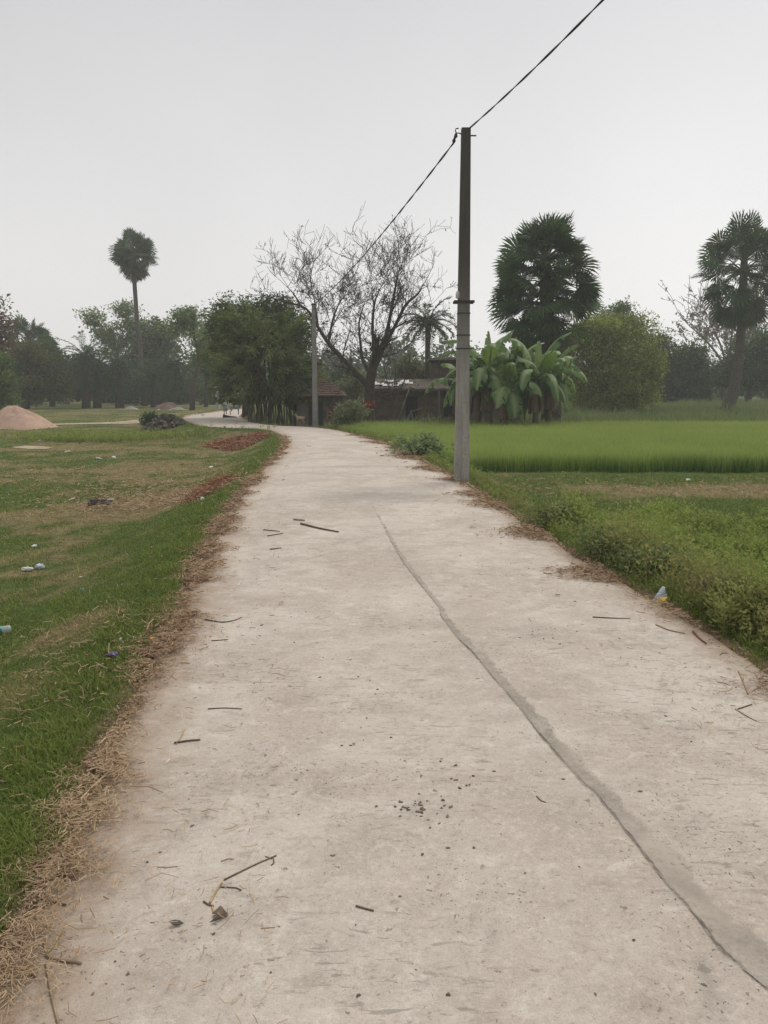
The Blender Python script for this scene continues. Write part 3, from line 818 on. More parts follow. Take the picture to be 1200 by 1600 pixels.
k = ~((np.arange(len(x)) >= len(x) - 5200) & ((np.minimum(dl, dr) > .9) | (dr < dl) & (ins < .3))); x, y, d, ins = x[k], y[k], d[k], ins[k]
z = np.where(ins > .5, .004 + .02 * np.minimum(1, .2), height(x, y) + .008) + .014 * rng.random(len(x)) ** 2
L = (.016 + .060 * rng.random(len(x)) ** 2.6) * (1 + .035 * d); L[rng.random(len(x)) < .02] *= 2.2
V, F = straw(x, y, z, L, np.clip(.0011 + .00055 * d, .0016, .02) * (.6 + .8 * rng.random(len(x))), rng, .18)
sv = np.clip(rng.random(len(x)) ** 1.2 * (.35 + 1.0 * fbm(x, y, .4, 97)) + .25 * (y < 4), 0, 1)
tag(raw('straw_litter', V, F, M_STRAW, None, {'var': np.repeat(sv, 6)}), kind='stuff')
# thin straw spread over the dry meadow patches
x, y = [], []
for (px, py), rx, ry, cnt in (((250, 785), 1.0, .8, 1500), ((205, 795), 1.0, .7, 600), ((230, 765), 1.2, 1.0, 800), ((150, 985), .55, .6, 260), ((80, 1100), .5, .4, 200), ((60, 745), 3, 1.5, 500), ((1150, 765), 2.5, .8, 500), ((900, 765), 2.0, .7, 300)):
    p = ground(px, py); x.append(p.x + rx * rng.normal(0, 1, cnt)); y.append(p.y + ry * rng.normal(0, 1, cnt))
x, y = np.concatenate(x), np.concatenate(y); dl, dr, ins = road_info(x, y); k = (ins < .2) & (y > 1.8); x, y = x[k], y[k]
dd = np.hypot(x, y)
V, F = straw(x, y, height(x, y) + .03 * (1 + .04 * dd), (.03 + .07 * rng.random(len(x)) ** 2) * (1 + .05 * dd), .0010 + .00055 * dd, rng, .25)
tag(raw('straw_litter', V, F, M_STRAW, None, {'var': np.repeat(.15 + .7 * rng.random(len(x)), 6)}), kind='stuff')

# ------------------------------------------------------------------ utility poles and cable
m, nt = mat('pole_concrete'); n = N(nt); tcn = n('TexCoord'); co = tcn.outputs['Object']
sz = n('SeparateXYZ'); n.link(co, sz.inputs[0])
mp = n('Mapping'); n.link(co, mp.inputs[0]); mp.inputs['Scale'].default_value = (9, 9, .8)
a = n.noise(1.2, 5, .65, mp.outputs[0]); b = n.noise(30, 4, .7, co)
c = n.mix(n.remap(a, .3, .7), (.20, .19, .17), (.33, .315, .285))
c = n.mix(n.math('MULTIPLY', n.remap(b, .52, .66), .5), c, (.13, .12, .105))
c = n.mix(n.math('MULTIPLY', n.remap(n.noise(3.2, 5, .7, co), .56, .70), .45), c, (.12, .11, .095))
upper_dark = n.remap(n.math('ADD', sz.outputs[2], n.math('MULTIPLY', n.math('SUBTRACT', a, .5), 2.6)), 1.6, 4.6)   # shaft darkens unevenly towards its top
c = n.mix(n.math('MULTIPLY', upper_dark, .88), c, (.045, .038, .033))
n.out(n.bsdf(c, .85, n.math('ADD', a, b), .006, .2, .5)); M_POLE = m
M_IRON = simple('rusted_iron', (.045, .036, .03), .7, .3, 20)
M_PORC = simple('porcelain', (.42, .42, .40), .35, .1, 10, .001, .5)
M_CABLE = simple('cable_sheath', (.035, .034, .033), .6, .2, 30)
def pole(base, top, w0, w1, d0, d1, label, m=None, full=True, group='concrete utility poles along the road'):
    r_ = empty('utility_pole', base, label, 'utility pole', group)
    base, top = Vector(base), Vector(top)
    b = MB(); ring = []
    for k in range(14):
        f_ = k / 13; p = (base - Vector((0, 0, .3))).lerp(top, f_); ww, dd = w0 + (w1 - w0) * f_, d0 + (d1 - d0) * f_
        ch = min(ww, dd) * .12
        ring += [p + Vector(v) for v in ((-ww / 2 + ch, -dd / 2, 0), (ww / 2 - ch, -dd / 2, 0), (ww / 2, -dd / 2 + ch, 0), (ww / 2, dd / 2 - ch, 0), (ww / 2 - ch, dd / 2, 0), (-ww / 2 + ch, dd / 2, 0), (-ww / 2, dd / 2 - ch, 0), (-ww / 2, -dd / 2 + ch, 0))]
    b.add(ring, [(k * 8 + j, k * 8 + (j + 1) % 8, k * 8 + 8 + (j + 1) % 8, k * 8 + 8 + j) for k in range(13) for j in range(8)] + [tuple(104 + j for j in range(8))])
    b.build('shaft', m or M_POLE, r_)
    return r_
pb = ground(721, 752); PY = pb.y
ptop = at(728, 201, PY)
P1 = pole(pb, ptop, .30, .175, .24, .16, 'tall grey concrete utility pole with dark top standing at the road edge beside the wheat')
def on_pole(py):
    q = at(720, py, PY); f_ = (q.z - pb.z) / (ptop.z - pb.z)
    return pb.lerp(ptop, f_), .30 + (.175 - .30) * f_, .24 + (.16 - .24) * f_
c_, ww, dd = on_pole(472)
b = MB()
b.box(c_ + Vector((0, -dd / 2 - .012, 0)), (ww + .17, .012, .05)).box(c_ + Vector((0, dd / 2 + .012, 0)), (ww + .17, .012, .05))
for s_ in (-1, 1): b.tube([c_ + Vector((s_ * (ww / 2 + .05), -dd / 2 - .03, 0)), c_ + Vector((s_ * (ww / 2 + .05), dd / 2 + .03, 0))], .008, 6)
b.build('clamp', M_IRON, P1)
for py, ln in ((490, 0), (524, 0), (545, .07)):
    c_, ww, dd = on_pole(py); b = MB()
    for sx_, sy_, wx, wy in ((0, -1, ww + .014, .006), (0, 1, ww + .014, .006), (-1, 0, .006, dd), (1, 0, .006, dd)):
        b.box(c_ + Vector((sx_ * (ww / 2 + .004), sy_ * (dd / 2 + .004), 0)), (wx, wy, .02))
    if ln: b.box(c_ + Vector((ww / 2 + ln / 2 + .008, -dd / 2, 0)), (ln, .02, .02))
    b.build('band', M_IRON, P1)
c_, ww, dd = on_pole(462)
b = MB().tube([c_ + Vector((-ww / 2 - .012, -.03 - dd / 4, -.06 + z_)) for z_ in (0, .02, .05, .07, .10, .13)], [.03, .045, .032, .045, .032, .03], 10)
b.build('insulator', M_PORC, P1, smooth=True)
# hook, spike and shackle at the top
c_, ww, dd = on_pole(212); b = MB()
hk = c_ + Vector((-ww / 2, -.02, .02))
b.tube([hk, hk + Vector((-.04, 0, .02)), hk + Vector((-.09, 0, .02)), hk + Vector((-.115, 0, .06)), hk + Vector((-.10, 0, .10)), hk + Vector((-.05, 0, .105))], .011, 6)
b.build('hook', M_IRON, P1, smooth=True)
b = MB().tube([hk + Vector((-.10, 0, .02)), hk + Vector((-.10, .01, -.03)), hk + Vector((-.125, .02, -.07)), hk + Vector((-.135, .04, -.11)), hk + Vector((-.14, .06, -.14))], [.02, .035, .02, .036, .018], 8)
b.build('shackle', M_IRON, P1, smooth=True)
b = MB().box(c_ + Vector((ww / 2 + .05, 0, .0)), (.12, .03, .018))
b.build('bracket', M_IRON, P1)
pb2 = flat(493, 663); pb2.z = hz(pb2.x, pb2.y); pt2 = at(490, 474, pb2.y)
P2 = pole(pb2, pt2, .30, .19, .24, .17, 'distant grey concrete utility pole at the road bend between the bamboo and the bare tree', simple('pale_pole_concrete', (.20, .195, .18), .85, .2, 3))
b = MB().box(pt2 + Vector((0, 0, -.06)), (.26, .22, .05)); b.build('band', M_IRON, P2)
b = MB().tube([pt2 + Vector((.08, -.05, -.02)), pt2 + Vector((.14, -.06, .02)), pt2 + Vector((.15, -.06, .1))], .015, 6); b.build('hook', M_IRON, P2)
pb3 = stand(340, 66); b = MB()
P3 = pole(pb3, at(339, 596, pb3.y), .30, .24, .24, .2, 'short pale concrete post under the trees where the road disappears', simple('whitish_concrete', (.33, .32, .30), .85, .2, 3), group=None)
P3.name = 'concrete_post'; P3['category'] = 'post'; P3.children[0].name = 'post_shaft'
def cable(a, bpt, sag, label, tw=3.2, rad=.008):
    a, bpt = Vector(a), Vector(bpt); L = (bpt - a).length; ns = int(L * 9)
    dirh = (bpt - a).normalized(); u = dirh.cross(Vector((0, 0, 1))).normalized(); v_ = u.cross(dirh)
    b = MB()
    for ph in (0, math.pi):
        P = []
        for k in range(ns + 1):
            f_ = k / ns; p = a.lerp(bpt, f_) - Vector((0, 0, sag * 4 * f_ * (1 - f_))); t = f_ * L * tw + ph
            P.append(p + u * math.cos(t) * rad + v_ * math.sin(t) * rad)
        b.tube(P, rad * 1.05, 5)
    return tag(b.build('overhead_cable', M_CABLE, None, smooth=True), label, 'cable', 'twisted overhead cables')
cs = hk + Vector((-.14, .06, -.14))
cable(cs, pt2 + Vector((.14, -.06, .02)), .25, 'dark twisted cable running from the near pole away to the distant pole', rad=.010)
tc0 = ptop + Vector((.06, -.05, -.01))
tc1 = at(942, 0, PY - 5.9)
slope = (tc1 - tc0)
end = tc0 + slope * (26 / 5.9); end.z = tc0.z + .1
sagv = .0
# drop measured at the frame edge fixes the sag of the span
f_ = 5.9 / 26; sagv = max(.05, (tc0.z + .1 * f_ - tc1.z) / (4 * f_ * (1 - f_)))
cable(tc0, end, sagv, 'dark twisted cable crossing the open sky above the road towards the viewer')

# ------------------------------------------------------------------ plant materials
MM = dict(
    palm_bark=simple('palm_bark', (.085, .072, .058), .95, .4, 7, .03),
    bark=simple('dark_bark', (.075, .062, .05), .95, .4, 6, .03),
    twig_bark=simple('grey_brown_bark', (.062, .050, .040), .95, .4, 6, .03),
    pale_bark=simple('pale_bark', (.16, .14, .115), .95, .35, 6, .02),
    fan_leaf=leafmat('fan_leaf', (.018, .040, .012), (.070, .125, .038), (.15, .12, .08), .2, .5, .3),
    petiole=simple('petiole_green', (.10, .10, .05), .7, .3, 6),
    date_leaf=leafmat('date_leaf', (.028, .050, .020), (.075, .112, .050), (.16, .12, .07), .2, .5, .3),
    dark_leaf=leafmat('dark_leaf', (.024, .044, .013), (.085, .125, .038), (.12, .09, .05), .25),
    mango_leaf=leafmat('mango_leaf', (.034, .050, .016), (.14, .14, .050), (.17, .12, .07), .25),
    green_leaf=leafmat('green_leaf', (.036, .066, .017), (.145, .20, .055), (.15, .13, .06), .3),
    pale_leaf=leafmat('pale_leaf', (.08, .115, .04), (.24, .29, .12), (.2, .17, .1), .35),
    yellow_leaf=leafmat('yellow_green_leaf', (.095, .125, .024), (.38, .42, .10), (.2, .17, .08), .35),
    bamboo_leaf=leafmat('bamboo_leaf', (.036, .062, .016), (.165, .205, .065), (.16, .13, .07), .3),
    olive_leaf=leafmat('olive_leaf', (.075, .088, .040), (.17, .18, .09), (.2, .17, .1), .35),
    dry_leaf=leafmat('dry_leaf', (.035, .026, .018), (.085, .06, .04), None, .1),
    pink_twig=leafmat('withered_leaf', (.15, .11, .09), (.28, .215, .185), None, .2),
    rust_leaf=leafmat('rust_leaf', (.08, .045, .028), (.17, .10, .06), None, .2),
)
def E(px, py, Y, rx, ry, rz=None):
    """ellipsoid lobe centred on a photo pixel at distance Y; rx, ry in photo pixels"""
    s = Y / FOC
    return (at(px, py, Y), (rx * s, (rz if rz else rx * .85) * s, ry * s))

# ---- the tall fan palms
Yl = 94; bl = stand(227, Yl); cl_ = at(209, 418, Yl)
palmyra('palmyra_palm', 'very tall slim fan palm with a round crown standing alone high above the far trees', bl,
        [bl - Vector((0, 0, .2)), at(222, 580, Yl), at(214, 500, Yl), at(210, 440, Yl), cl_], [.36, .30, .27, .25, .22],
        [(at(210, 400, Yl), -.5, 1.5, 1.75, 1.3, 62), (at(210, 402, Yl), -.9, 1.4, 1.0, 1.2, 26), (at(210, 410, Yl), -1.3, -.4, 1.2, 1.1, 26)], MM, 5, 'fan palms')
Yb = 47; bb = stand(862, Yb)
cr_ = []
for f_, el0, el1, pet, Rr, cnt in ((0, .6, 1.45, 1.35, 1.5, 13), (.10, .15, 1.0, 1.55, 1.55, 14), (.24, -.1, .8, 1.85, 1.55, 17), (.38, -.2, .6, 2.15, 1.55, 19), (.54, -.4, .4, 2.3, 1.5, 20), (.70, -.6, .2, 2.2, 1.45, 20), (.86, -1.0, -.15, 2.0, 1.35, 18), (1., -1.3, -.5, 1.5, 1.25, 16),
        (.15, .2, 1.2, .7, 1.4, 6), (.4, -.3, .8, .8, 1.4, 8), (.65, -.6, .5, .8, 1.4, 8), (.9, -.9, .2, .8, 1.3, 8)):
    cr_.append((at(853, 394, Yb).lerp(at(850, 512, Yb), f_), el0, el1, pet * .92, Rr * .95, cnt))
palmyra('palmyra_palm', 'broad shaggy fan palm with leaves down its whole trunk rising behind the banana plants', bb,
        [bb - Vector((0, 0, .2)), at(862, 590, Yb), at(858, 540, Yb), at(852, 440, Yb), at(852, 385, Yb)], [.62, .55, .5, .35, .25], cr_, MM, 8, 'fan palms', 30, -.75)
Yr = 62; br = ground(1135, 641); br = stand(1136, Yr)
palmyra('palmyra_palm', 'leaning fan palm with a curved bare trunk beyond the wheat in open grass', br,
        [br - Vector((.2, 0, .3)), at(1137, 636, Yr), at(1146, 612, Yr), at(1153, 575, Yr), at(1157, 530, Yr), at(1160, 470, Yr), at(1163, 405, Yr)], [.62, .52, .46, .36, .34, .33, .26],
        [(at(1164, 405, Yr), .3, 1.5, 2.2, 1.55, 26), (at(1162, 425, Yr), -.7, .6, 2.45, 1.5, 46), (at(1160, 452, Yr), -1.4, -.8, 1.9, 1.3, 24), (at(1164, 400, Yr), .2, 1.3, 1.0, 1.4, 12)], MM, 13, 'fan palms', 28, -.9)
Yq = 100; bq = stand(46, Yq)
palmyra('palmyra_palm', 'short fan palm showing its crown above the dark tree near the sand heap', bq, [bq, at(46, 530, Yq)], [.4, .3],
        [(at(44, 530, Yq), .5, 1.4, 1.7, 1.5, 20), (at(44, 534, Yq), -.2, .6, 2., 1.5, 22), (at(44, 540, Yq), -.8, -.2, 1.6, 1.4, 14)], MM, 15, 'fan palms')

# ---- date palms
def dp_(px, cy, Y, L, nfr, label, seed, tr=.28, **k):
    return date_palm('date_palm', label, stand(px, Y), at(px, cy, Y), tr, L, nfr, MM, seed, 'date palms', **k)
date_palm('date_palm', 'small feathery date palm with a thin trunk rising behind the low shed', stand(669, 52), at(669, 505, 52), .17, 2.3, 24, MM, 21, 'date palms', el=(-.35, 1.35), leafl=.36)
dp_(134, 560, 84, 4.2, 58, 'bushy date palm with long arching fronds at the open end of the far palm row', 22, .40)
dp_(152, 575, 86, 3.6, 46, 'thick dark date palm standing close behind the arching one', 23, .4)
dp_(187, 574, 85, 3.8, 50, 'date palm with hanging fronds in the shade left of the tall slim palm trunk', 24, .42)
dp_(240, 585, 88, 3.2, 36, 'date palm half hidden just right of the tall slim palm trunk', 25, .3)
dp_(273, 572, 84, 3.6, 44, 'date palm on a slender trunk beside the pale curved tree', 26, .22, el=(-.9, 1.2))

# ---- broadleaf trees, left and far
tree('mango_tree', 'dark rounded tree with a brownish crown standing behind the sand heap', 'tree', stand(38, 82),
     [E(50, 590, 82, 40, 34), E(30, 560, 82, 28, 26), E(64, 575, 82, 24, 28), E(78, 602, 82, 20, 20), E(20, 600, 82, 26, 26), E(50, 552, 82, 20, 16)], MM['mango_leaf'], MM['bark'], .42, 170, 60, .55, .34, seed=31, dead=.1)
tree('shade_tree', 'dark tree with a tapering crown between the brownish tree and the date palms', 'tree', stand(82, 92),
     [E(74, 560, 92, 20, 28), E(86, 590, 92, 16, 22), E(92, 608, 92, 14, 14)], MM['dark_leaf'], MM['bark'], .3, 90, 60, .5, .36, seed=32)
tree('shade_tree', 'bright green bushy tree hanging over the sand heap at the frame edge', 'tree', stand(-14, 66),
     [E(-4, 600, 66, 24, 24), E(-20, 575, 66, 34, 30), E(4, 622, 66, 18, 14)], MM['green_leaf'], MM['bark'], .3, 110, 55, .4, .28, seed=33)
tree('rusty_tree', 'reddish brown withered tree cut off by the frame edge above the sand heap', 'tree', stand(-22, 72),
     [E(-10, 515, 72, 22, 34), E(-24, 490, 72, 22, 26), E(-16, 550, 72, 22, 20)], MM['rust_leaf'], MM['bark'], .3, 90, 50, .5, .34, seed=34)
tree('eucalyptus', 'tall pale green airy tree with separate tufts behind the date palms', 'tree', stand(185, 102),
     [E(150, 496, 102, 15, 20), E(192, 486, 102, 18, 15), E(164, 520, 102, 18, 12), E(205, 505, 102, 22, 18), E(178, 545, 102, 26, 24), E(215, 535, 102, 20, 26)], MM['pale_leaf'], MM['pale_bark'], .3, 120, 45, .55, .38, seed=35, shell=.35)
tree('shade_tree', 'grey green tree with a wide hazy crown right of the tall slim palm', 'tree', stand(250, 104),
     [E(238, 525, 104, 26, 24), E(264, 530, 104, 22, 22), E(225, 560, 104, 24, 26), E(262, 565, 104, 26, 24)], MM['green_leaf'], MM['bark'], .35, 150, 50, .6, .4, seed=36)
p = [stand(300, 76) - Vector((0, 0, .2)), at(301, 612, 76), at(304, 590, 76), at(311, 568, 76), at(309, 545, 76), at(303, 528, 76)]
T = tree('pale_tree', 'thin pale leaved tree with a curving bare trunk left of the bamboo', 'tree', stand(300, 76),
     [E(290, 498, 76, 18, 14), E(276, 512, 76, 14, 10), E(306, 516, 76, 16, 20), E(316, 536, 76, 10, 12), E(296, 488, 76, 10, 8)], MM['pale_leaf'], MM['bark'], .22, 70, 40, .4, .3, seed=37, trunk=p, shell=.3)
tree('slender_tree', 'slender dark tree with a narrow crown behind the pale curved one', 'tree', stand(322, 90),
     [E(326, 520, 90, 12, 30), E(320, 560, 90, 14, 24), E(332, 585, 90, 12, 20)], MM['green_leaf'], MM['bark'], .2, 60, 45, .5, .34, seed=38)

# ---- the clump by the bend
def grove(name, label, base, stems, lobes, m_leaf, m_bark, seed, nclump, per, spread, leaf, aspect, droop=.3, dead=0.):
    rng = np.random.default_rng(seed); rnd = random.Random(seed)
    root = empty(name, base, label, 'bamboo')
    b = MB()
    for px, Y in stems:
        s = stand(px, Y); l = rnd.choice(lobes); t = Vector(l[0]) + Vector((rnd.uniform(-.7, .7) * l[1][0], rnd.uniform(-.7, .7) * l[1][1], rnd.uniform(-.2, .6) * l[1][2]))
        t.x = s.x * .6 + t.x * .4
        b.tube([s - Vector((0, 0, .1)), s.lerp(t, .4) + Vector((rnd.gauss(0, .06), 0, .3)), s.lerp(t, .75) + Vector((rnd.gauss(0, .1), 0, .3)), t], [.045, .04, .03, .012], 6, cap=False)
    b.build('canes', m_bark, root, smooth=True)
    C, P0, k = crown_points(lobes, nclump, per, spread, rng, .62)
    ctr = np.mean(C, axis=0)
    out = C - ctr; out[:, 2] *= .5; out /= np.linalg.norm(out, axis=1)[:, None] + 1e-6
    out += rng.normal(0, .45, out.shape); out[:, 2] += .35
    t_ = rng.random(len(k)) ** .8 * (.45 + .8 * rng.random(nclump))[k]
    P = C[k] + out[k] * t_[:, None]; P[:, 2] -= .42 * t_ ** 2; P += rng.normal(0, .10, P.shape) * (.6 + t_)[:, None]
    dv = out[k].copy(); dv[:, 2] -= .9 * t_
    ok = P[:, 2] > .85 + .6 * vnoise(P[:, 0], P[:, 1], .5, 4); P, dv, k = P[ok], dv[ok], k[ok]
    V, F = leaves(P, leaf, rng, aspect, droop, dv)
    cv = np.clip(.45 + rng.normal(0, .36, nclump), 0, 1)
    a_ = {'var': np.repeat(np.clip(cv[k] + rng.normal(0, .18, len(k)), 0, 1), 4), 'dead': np.repeat(((rng.random(nclump) < dead)[k] * rng.random(len(k)) * .8), 4)}
    raw('crown', V, F, m_leaf, root, a_)
    return root
MM['cane'] = simple('bamboo_cane', (.075, .07, .04), .7, .4, 5)
rnd = random.Random(4)
grove('bamboo_clump', 'dense dark green bamboo clump with crowded canes at the road bend', stand(425, 44),
      [(rnd.uniform(385, 478), rnd.uniform(42.8, 46)) for _ in range(70)],
      [E(415, 575, 44, 52, 42), E(376, 590, 45, 28, 30), E(450, 590, 43.5, 28, 32), E(400, 545, 45, 50, 34), E(390, 618, 44.5, 34, 14), E(445, 618, 43.5, 30, 14), E(362, 550, 46, 24, 30), E(385, 520, 45.5, 30, 30), E(440, 530, 45, 30, 26)], MM['bamboo_leaf'], MM['cane'], 41, 380, 78, .36, .24, .26, .4, .14)
tree('shade_tree', 'dark leafy tree with tall upright tufts rising behind the bamboo clump', 'tree', stand(385, 50),
     [E(372, 512, 50, 32, 34), E(352, 480, 50, 10, 16), E(342, 502, 50, 14, 20), E(395, 494, 50, 26, 24), E(412, 476, 50, 13, 14), E(432, 486, 50, 14, 14), E(452, 482, 50, 12, 16), E(374, 478, 50, 10, 12), E(430, 505, 50, 26, 26), E(354, 545, 50, 20, 26), E(455, 520, 50, 22, 30), E(400, 530, 50, 42, 24), E(360, 585, 50, 16, 20)], MM['dark_leaf'], MM['bark'], .26, 330, 52, .34, .22, .5, seed=42, dead=.06, shell=.4)
tree('shade_tree', 'sparse brown tinged tree leaning out right of the bamboo behind the far pole', 'tree', stand(462, 52),
     [E(460, 545, 52, 22, 34), E(480, 580, 52, 16, 26), E(448, 500, 52, 16, 18), E(472, 510, 52, 14, 16)], MM['mango_leaf'], MM['bark'], .16, 80, 36, .34, .2, seed=43, dead=.2, shell=.3)

# ---- bare tree with hanging brown leaves
def bare_tree(name, label, base, limbs, Y, m_bark, m_leaf, seed, leaf=.13, nper=3, lvl=3, len0=1.4, group=None, leafp=.6, twig=.05, band=None, rmin=.006):
    rnd = random.Random(seed); rng = np.random.default_rng(seed)
    root = empty(name, base, label, 'tree', group)
    b = MB(); tips = []
    def grow(p, d, L, r_, lv):
        ns = 4; pts = [p.copy()]
        for k in range(ns):
            d = (d + Vector((rnd.gauss(0, .12), rnd.gauss(0, .12), rnd.gauss(.05, .10)))).normalized(); p = p + d * L / ns; pts.append(p.copy())
        b.tube(pts, [max(rmin, r_ * (1 - .7 * k / ns)) for k in range(ns + 1)], 4 if lv > 1 else 3, cap=False)
        for k in range(1, ns + 1): tips.append((pts[k], lv))
        if lv > 0:
            for c_ in range(rnd.randint(nper - 1, nper + 1)):
                q = pts[rnd.randint(1, ns)]
                a = Vector((rnd.gauss(0, 1), rnd.gauss(0, 1), rnd.gauss(.35, .7))).normalized()
                grow(q, (d * .75 + a * .8).normalized(), L * rnd.uniform(.52, .8), r_ * .5, lv - 1)
    for pts, r0, r1, dense in limbs:
        P = [at(px, py, Y + dy) if not isinstance(px, Vector) else px for px, py, dy in pts]
        C = [Vector(q) for q in catmull([tuple(q) for q in P], 4)]
        b.tube(C, [r0 + (r1 - r0) * k / (len(C) - 1) for k in range(len(C))], 8, cap=False)
        for k in range(2, len(C)):
            if rnd.random() < dense:
                d = (C[k] - C[k - 1]).normalized(); a = Vector((rnd.gauss(0, 1), rnd.gauss(0, 1), rnd.gauss(.3, .7))).normalized()
                grow(C[k], (d * .6 + a * .9).normalized(), len0 * rnd.uniform(.6, 1.2), max(.014, (r0 + (r1 - r0) * k / len(C)) * .32), lvl)
        grow(C[-1], (C[-1] - C[-2]).normalized(), len0 * .9, r1, lvl)
    b.build('trunk', m_bark, root, smooth=True)
    zs = sorted(t[0].z for t in tips); zm = zs[len(zs) // 2]
    P = np.array([tuple(t[0]) for t in tips if t[1] < lvl and rnd.random() < leafp * (1.3 if t[0].z < zm else .35)])
    P = np.concatenate([P, P + rng.normal(0, .06, P.shape)]) if len(P) else P
    V, F = leaves(P, leaf, rng, .5, .9)
    raw('leaves', V, F, m_leaf, root, {'var': np.repeat(rng.random(len(P)), 4), 'dead': np.zeros(4 * len(P))})
    return root
Yt = 42
bt = stand(576, Yt)
BT = bare_tree('bare_tree', 'large nearly leafless tree with a red painted trunk and twisting dark branches by the road', bt,
    [([(576, 664, 0), (577, 630, 0), (578, 600, 0), (582, 578, 0)], .30, .24, 0),
     ([(577, 606, 0), (556, 582, -.2), (535, 560, -.6), (513, 536, -1), (497, 511, -1.2), (478, 482, -1.4), (448, 472, -1.4)], .16, .035, .62),
     ([(497, 511, -1.2), (493, 480, -1), (490, 462, -.8), (487, 448, -.6)], .06, .012, .7),
     ([(470, 478, -1.4), (458, 458, -1.2), (446, 446, -1)], .05, .012, .6),
     ([(582, 580, 0), (592, 560, .3), (600, 537, .5), (610, 493, .8), (616, 460, .8), (620, 437, .8), (624, 420, .8)], .17, .015, .6),
     ([(580, 585, 0), (567, 563, .6), (563, 535, 1), (561, 505, 1.4), (566, 485, 1.6), (571, 468, 1.6)], .11, .015, .6),
     ([(583, 576, 0), (584, 545, -.8), (582, 510, -1.2), (585, 475, -1.6), (590, 460, -1.8), (598, 443, -1.8)], .11, .015, .6),
     ([(597, 545, .3), (612, 520, -.3), (633, 478, -.8), (650, 462, -1), (656, 455, -1.2), (660, 447, -1.2)], .11, .02, .45),
     ([(605, 520, .6), (630, 505, 1.2), (645, 500, 1.8), (655, 503, 2)], .05, .015, .3),
     ([(513, 536, -1), (520, 500, -.4), (528, 478, 0), (538, 462, .2)], .07, .02, .7),
     ([(560, 585, 0), (540, 575, .8), (520, 572, 1.4)], .06, .02, .5)],
    Yt, MM['twig_bark'], MM['dry_leaf'], 51, .10, 3, 3, 1.6, 'leafless trees', .13, rmin=.009)
bd = MB(); z0, z1 = at(576, 640, Yt).z, at(576, 626, Yt).z
bd.tube([at(576.6, 640, Yt), at(576.9, 633, Yt), at(577.3, 626, Yt)], [.31, .30, .29], 14)
bd.build('painted_band', simple('red_paint', (.14, .018, .016), .8, .25, 5), BT, smooth=True)
bare_tree('bare_tree', 'small thin leafless tree in front of the low shed', stand(617, 40.5),
    [([(617, 662, 0), (616, 640, 0), (612, 622, 0), (606, 600, 0), (600, 575, 0)], .07, .02, .6),
     ([(616, 640, 0), (623, 615, .2), (634, 590, .4), (640, 565, .5)], .05, .015, .7), ([(613, 626, 0), (617, 600, -.3), (618, 570, -.4)], .04, .012, .7)],
    40.5, MM['bark'], MM['dry_leaf'], 52, .10, 3, 2, 1.0, 'leafless trees', .25)

# ---- right-hand trees
tree('yellow_green_tree', 'rounded yellow green tree beside the broad fan palm beyond the wheat', 'tree', stand(962, 60),
     [E(955, 545, 60, 52, 46), E(920, 560, 60, 36, 48), E(985, 520, 60, 34, 28), E(1004, 560, 60, 26, 40), E(930, 520, 60, 36, 28), E(965, 590, 60, 54, 32), E(1015, 605, 60, 16, 26), E(898, 595, 60, 26, 36), E(940, 615, 60, 40, 22), E(990, 612, 60, 32, 24)], MM['yellow_leaf'], MM['bark'], .35, 640, 60, .42, .26, .4, seed=61, dead=.08, droop=.5)
tree('shade_tree', 'grey green dome of a tree peeping over the yellow green crown', 'tree', stand(962, 84),
     [E(962, 492, 84, 20, 16), E(985, 506, 84, 18, 14), E(940, 508, 84, 20, 14)], MM['green_leaf'], MM['bark'], .35, 90, 45, .4, .3, seed=62)
tree('shade_tree', 'dark dense low tree right of the yellow green one in the haze', 'tree', stand(1052, 88),
     [E(1040, 575, 88, 30, 44), E(1075, 580, 88, 30, 40), E(1030, 548, 88, 20, 22), E(1050, 618, 88, 34, 14), E(1090, 612, 88, 24, 18), E(1020, 600, 88, 20, 26), E(1060, 605, 88, 40, 20), E(1090, 560, 88, 18, 24)], MM['dark_leaf'], MM['bark'], .35, 330, 60, .5, .34, seed=63)
Yp = 105
bare_tree('bare_tree', 'wide pinkish bare tree fading into the haze behind the leaning fan palm', stand(1140, Yp),
    [([(1140, 632, 0), (1138, 600, 0), (1136, 570, 0)], .4, .3, 0), ([(1137, 580, 0), (1118, 550, 0), (1096, 525, 0), (1078, 510, 1)], .2, .06, .8),
     ([(1136, 575, 0), (1128, 545, 2), (1115, 515, 2), (1105, 492, 2)], .2, .06, .9), ([(1136, 572, 0), (1142, 540, -2), (1145, 510, -2), (1150, 490, -2)], .2, .06, .9),
     ([(1137, 575, 0), (1160, 550, 0), (1180, 525, 0), (1200, 505, 0)], .2, .06, .9), ([(1160, 550, 0), (1172, 520, 2), (1176, 495, 2)], .15, .05, .9)],
    Yp, MM['pale_bark'], MM['pink_twig'], 64, .4, 3, 2, 4.2, 'leafless trees', .8, rmin=.03)
tree('shade_tree', 'round dark tree on several stems right of the leaning fan palm', 'tree', stand(1166, 84),
     [E(1175, 565, 84, 36, 36), E(1200, 545, 84, 30, 34), E(1150, 575, 84, 18, 26), E(1190, 592, 84, 34, 20), E(1142, 590, 84, 14, 16)], MM['dark_leaf'], MM['bark'], .34, 210, 55, .5, .32, seed=65)
for px, lab, sd in ((1108, 'thin stemmed small dark tree just left of the leaning palm trunk', 66), (1128, 'small hazy tree half hidden behind the leaning palm trunk', 67), (1215, 'small dark tree at the frame edge beyond the round dark tree', 68)):
    tree('small_tree', lab, 'tree', stand(px, 92 + sd % 3), [E(px, 582, 92, 15, 18), E(px + 9, 594, 92, 12, 12), E(px - 6, 596, 92, 11, 10)], MM['dark_leaf'], MM['bark'], .13, 50, 40, .4, .32, seed=sd, group='small trees behind the leaning palm')

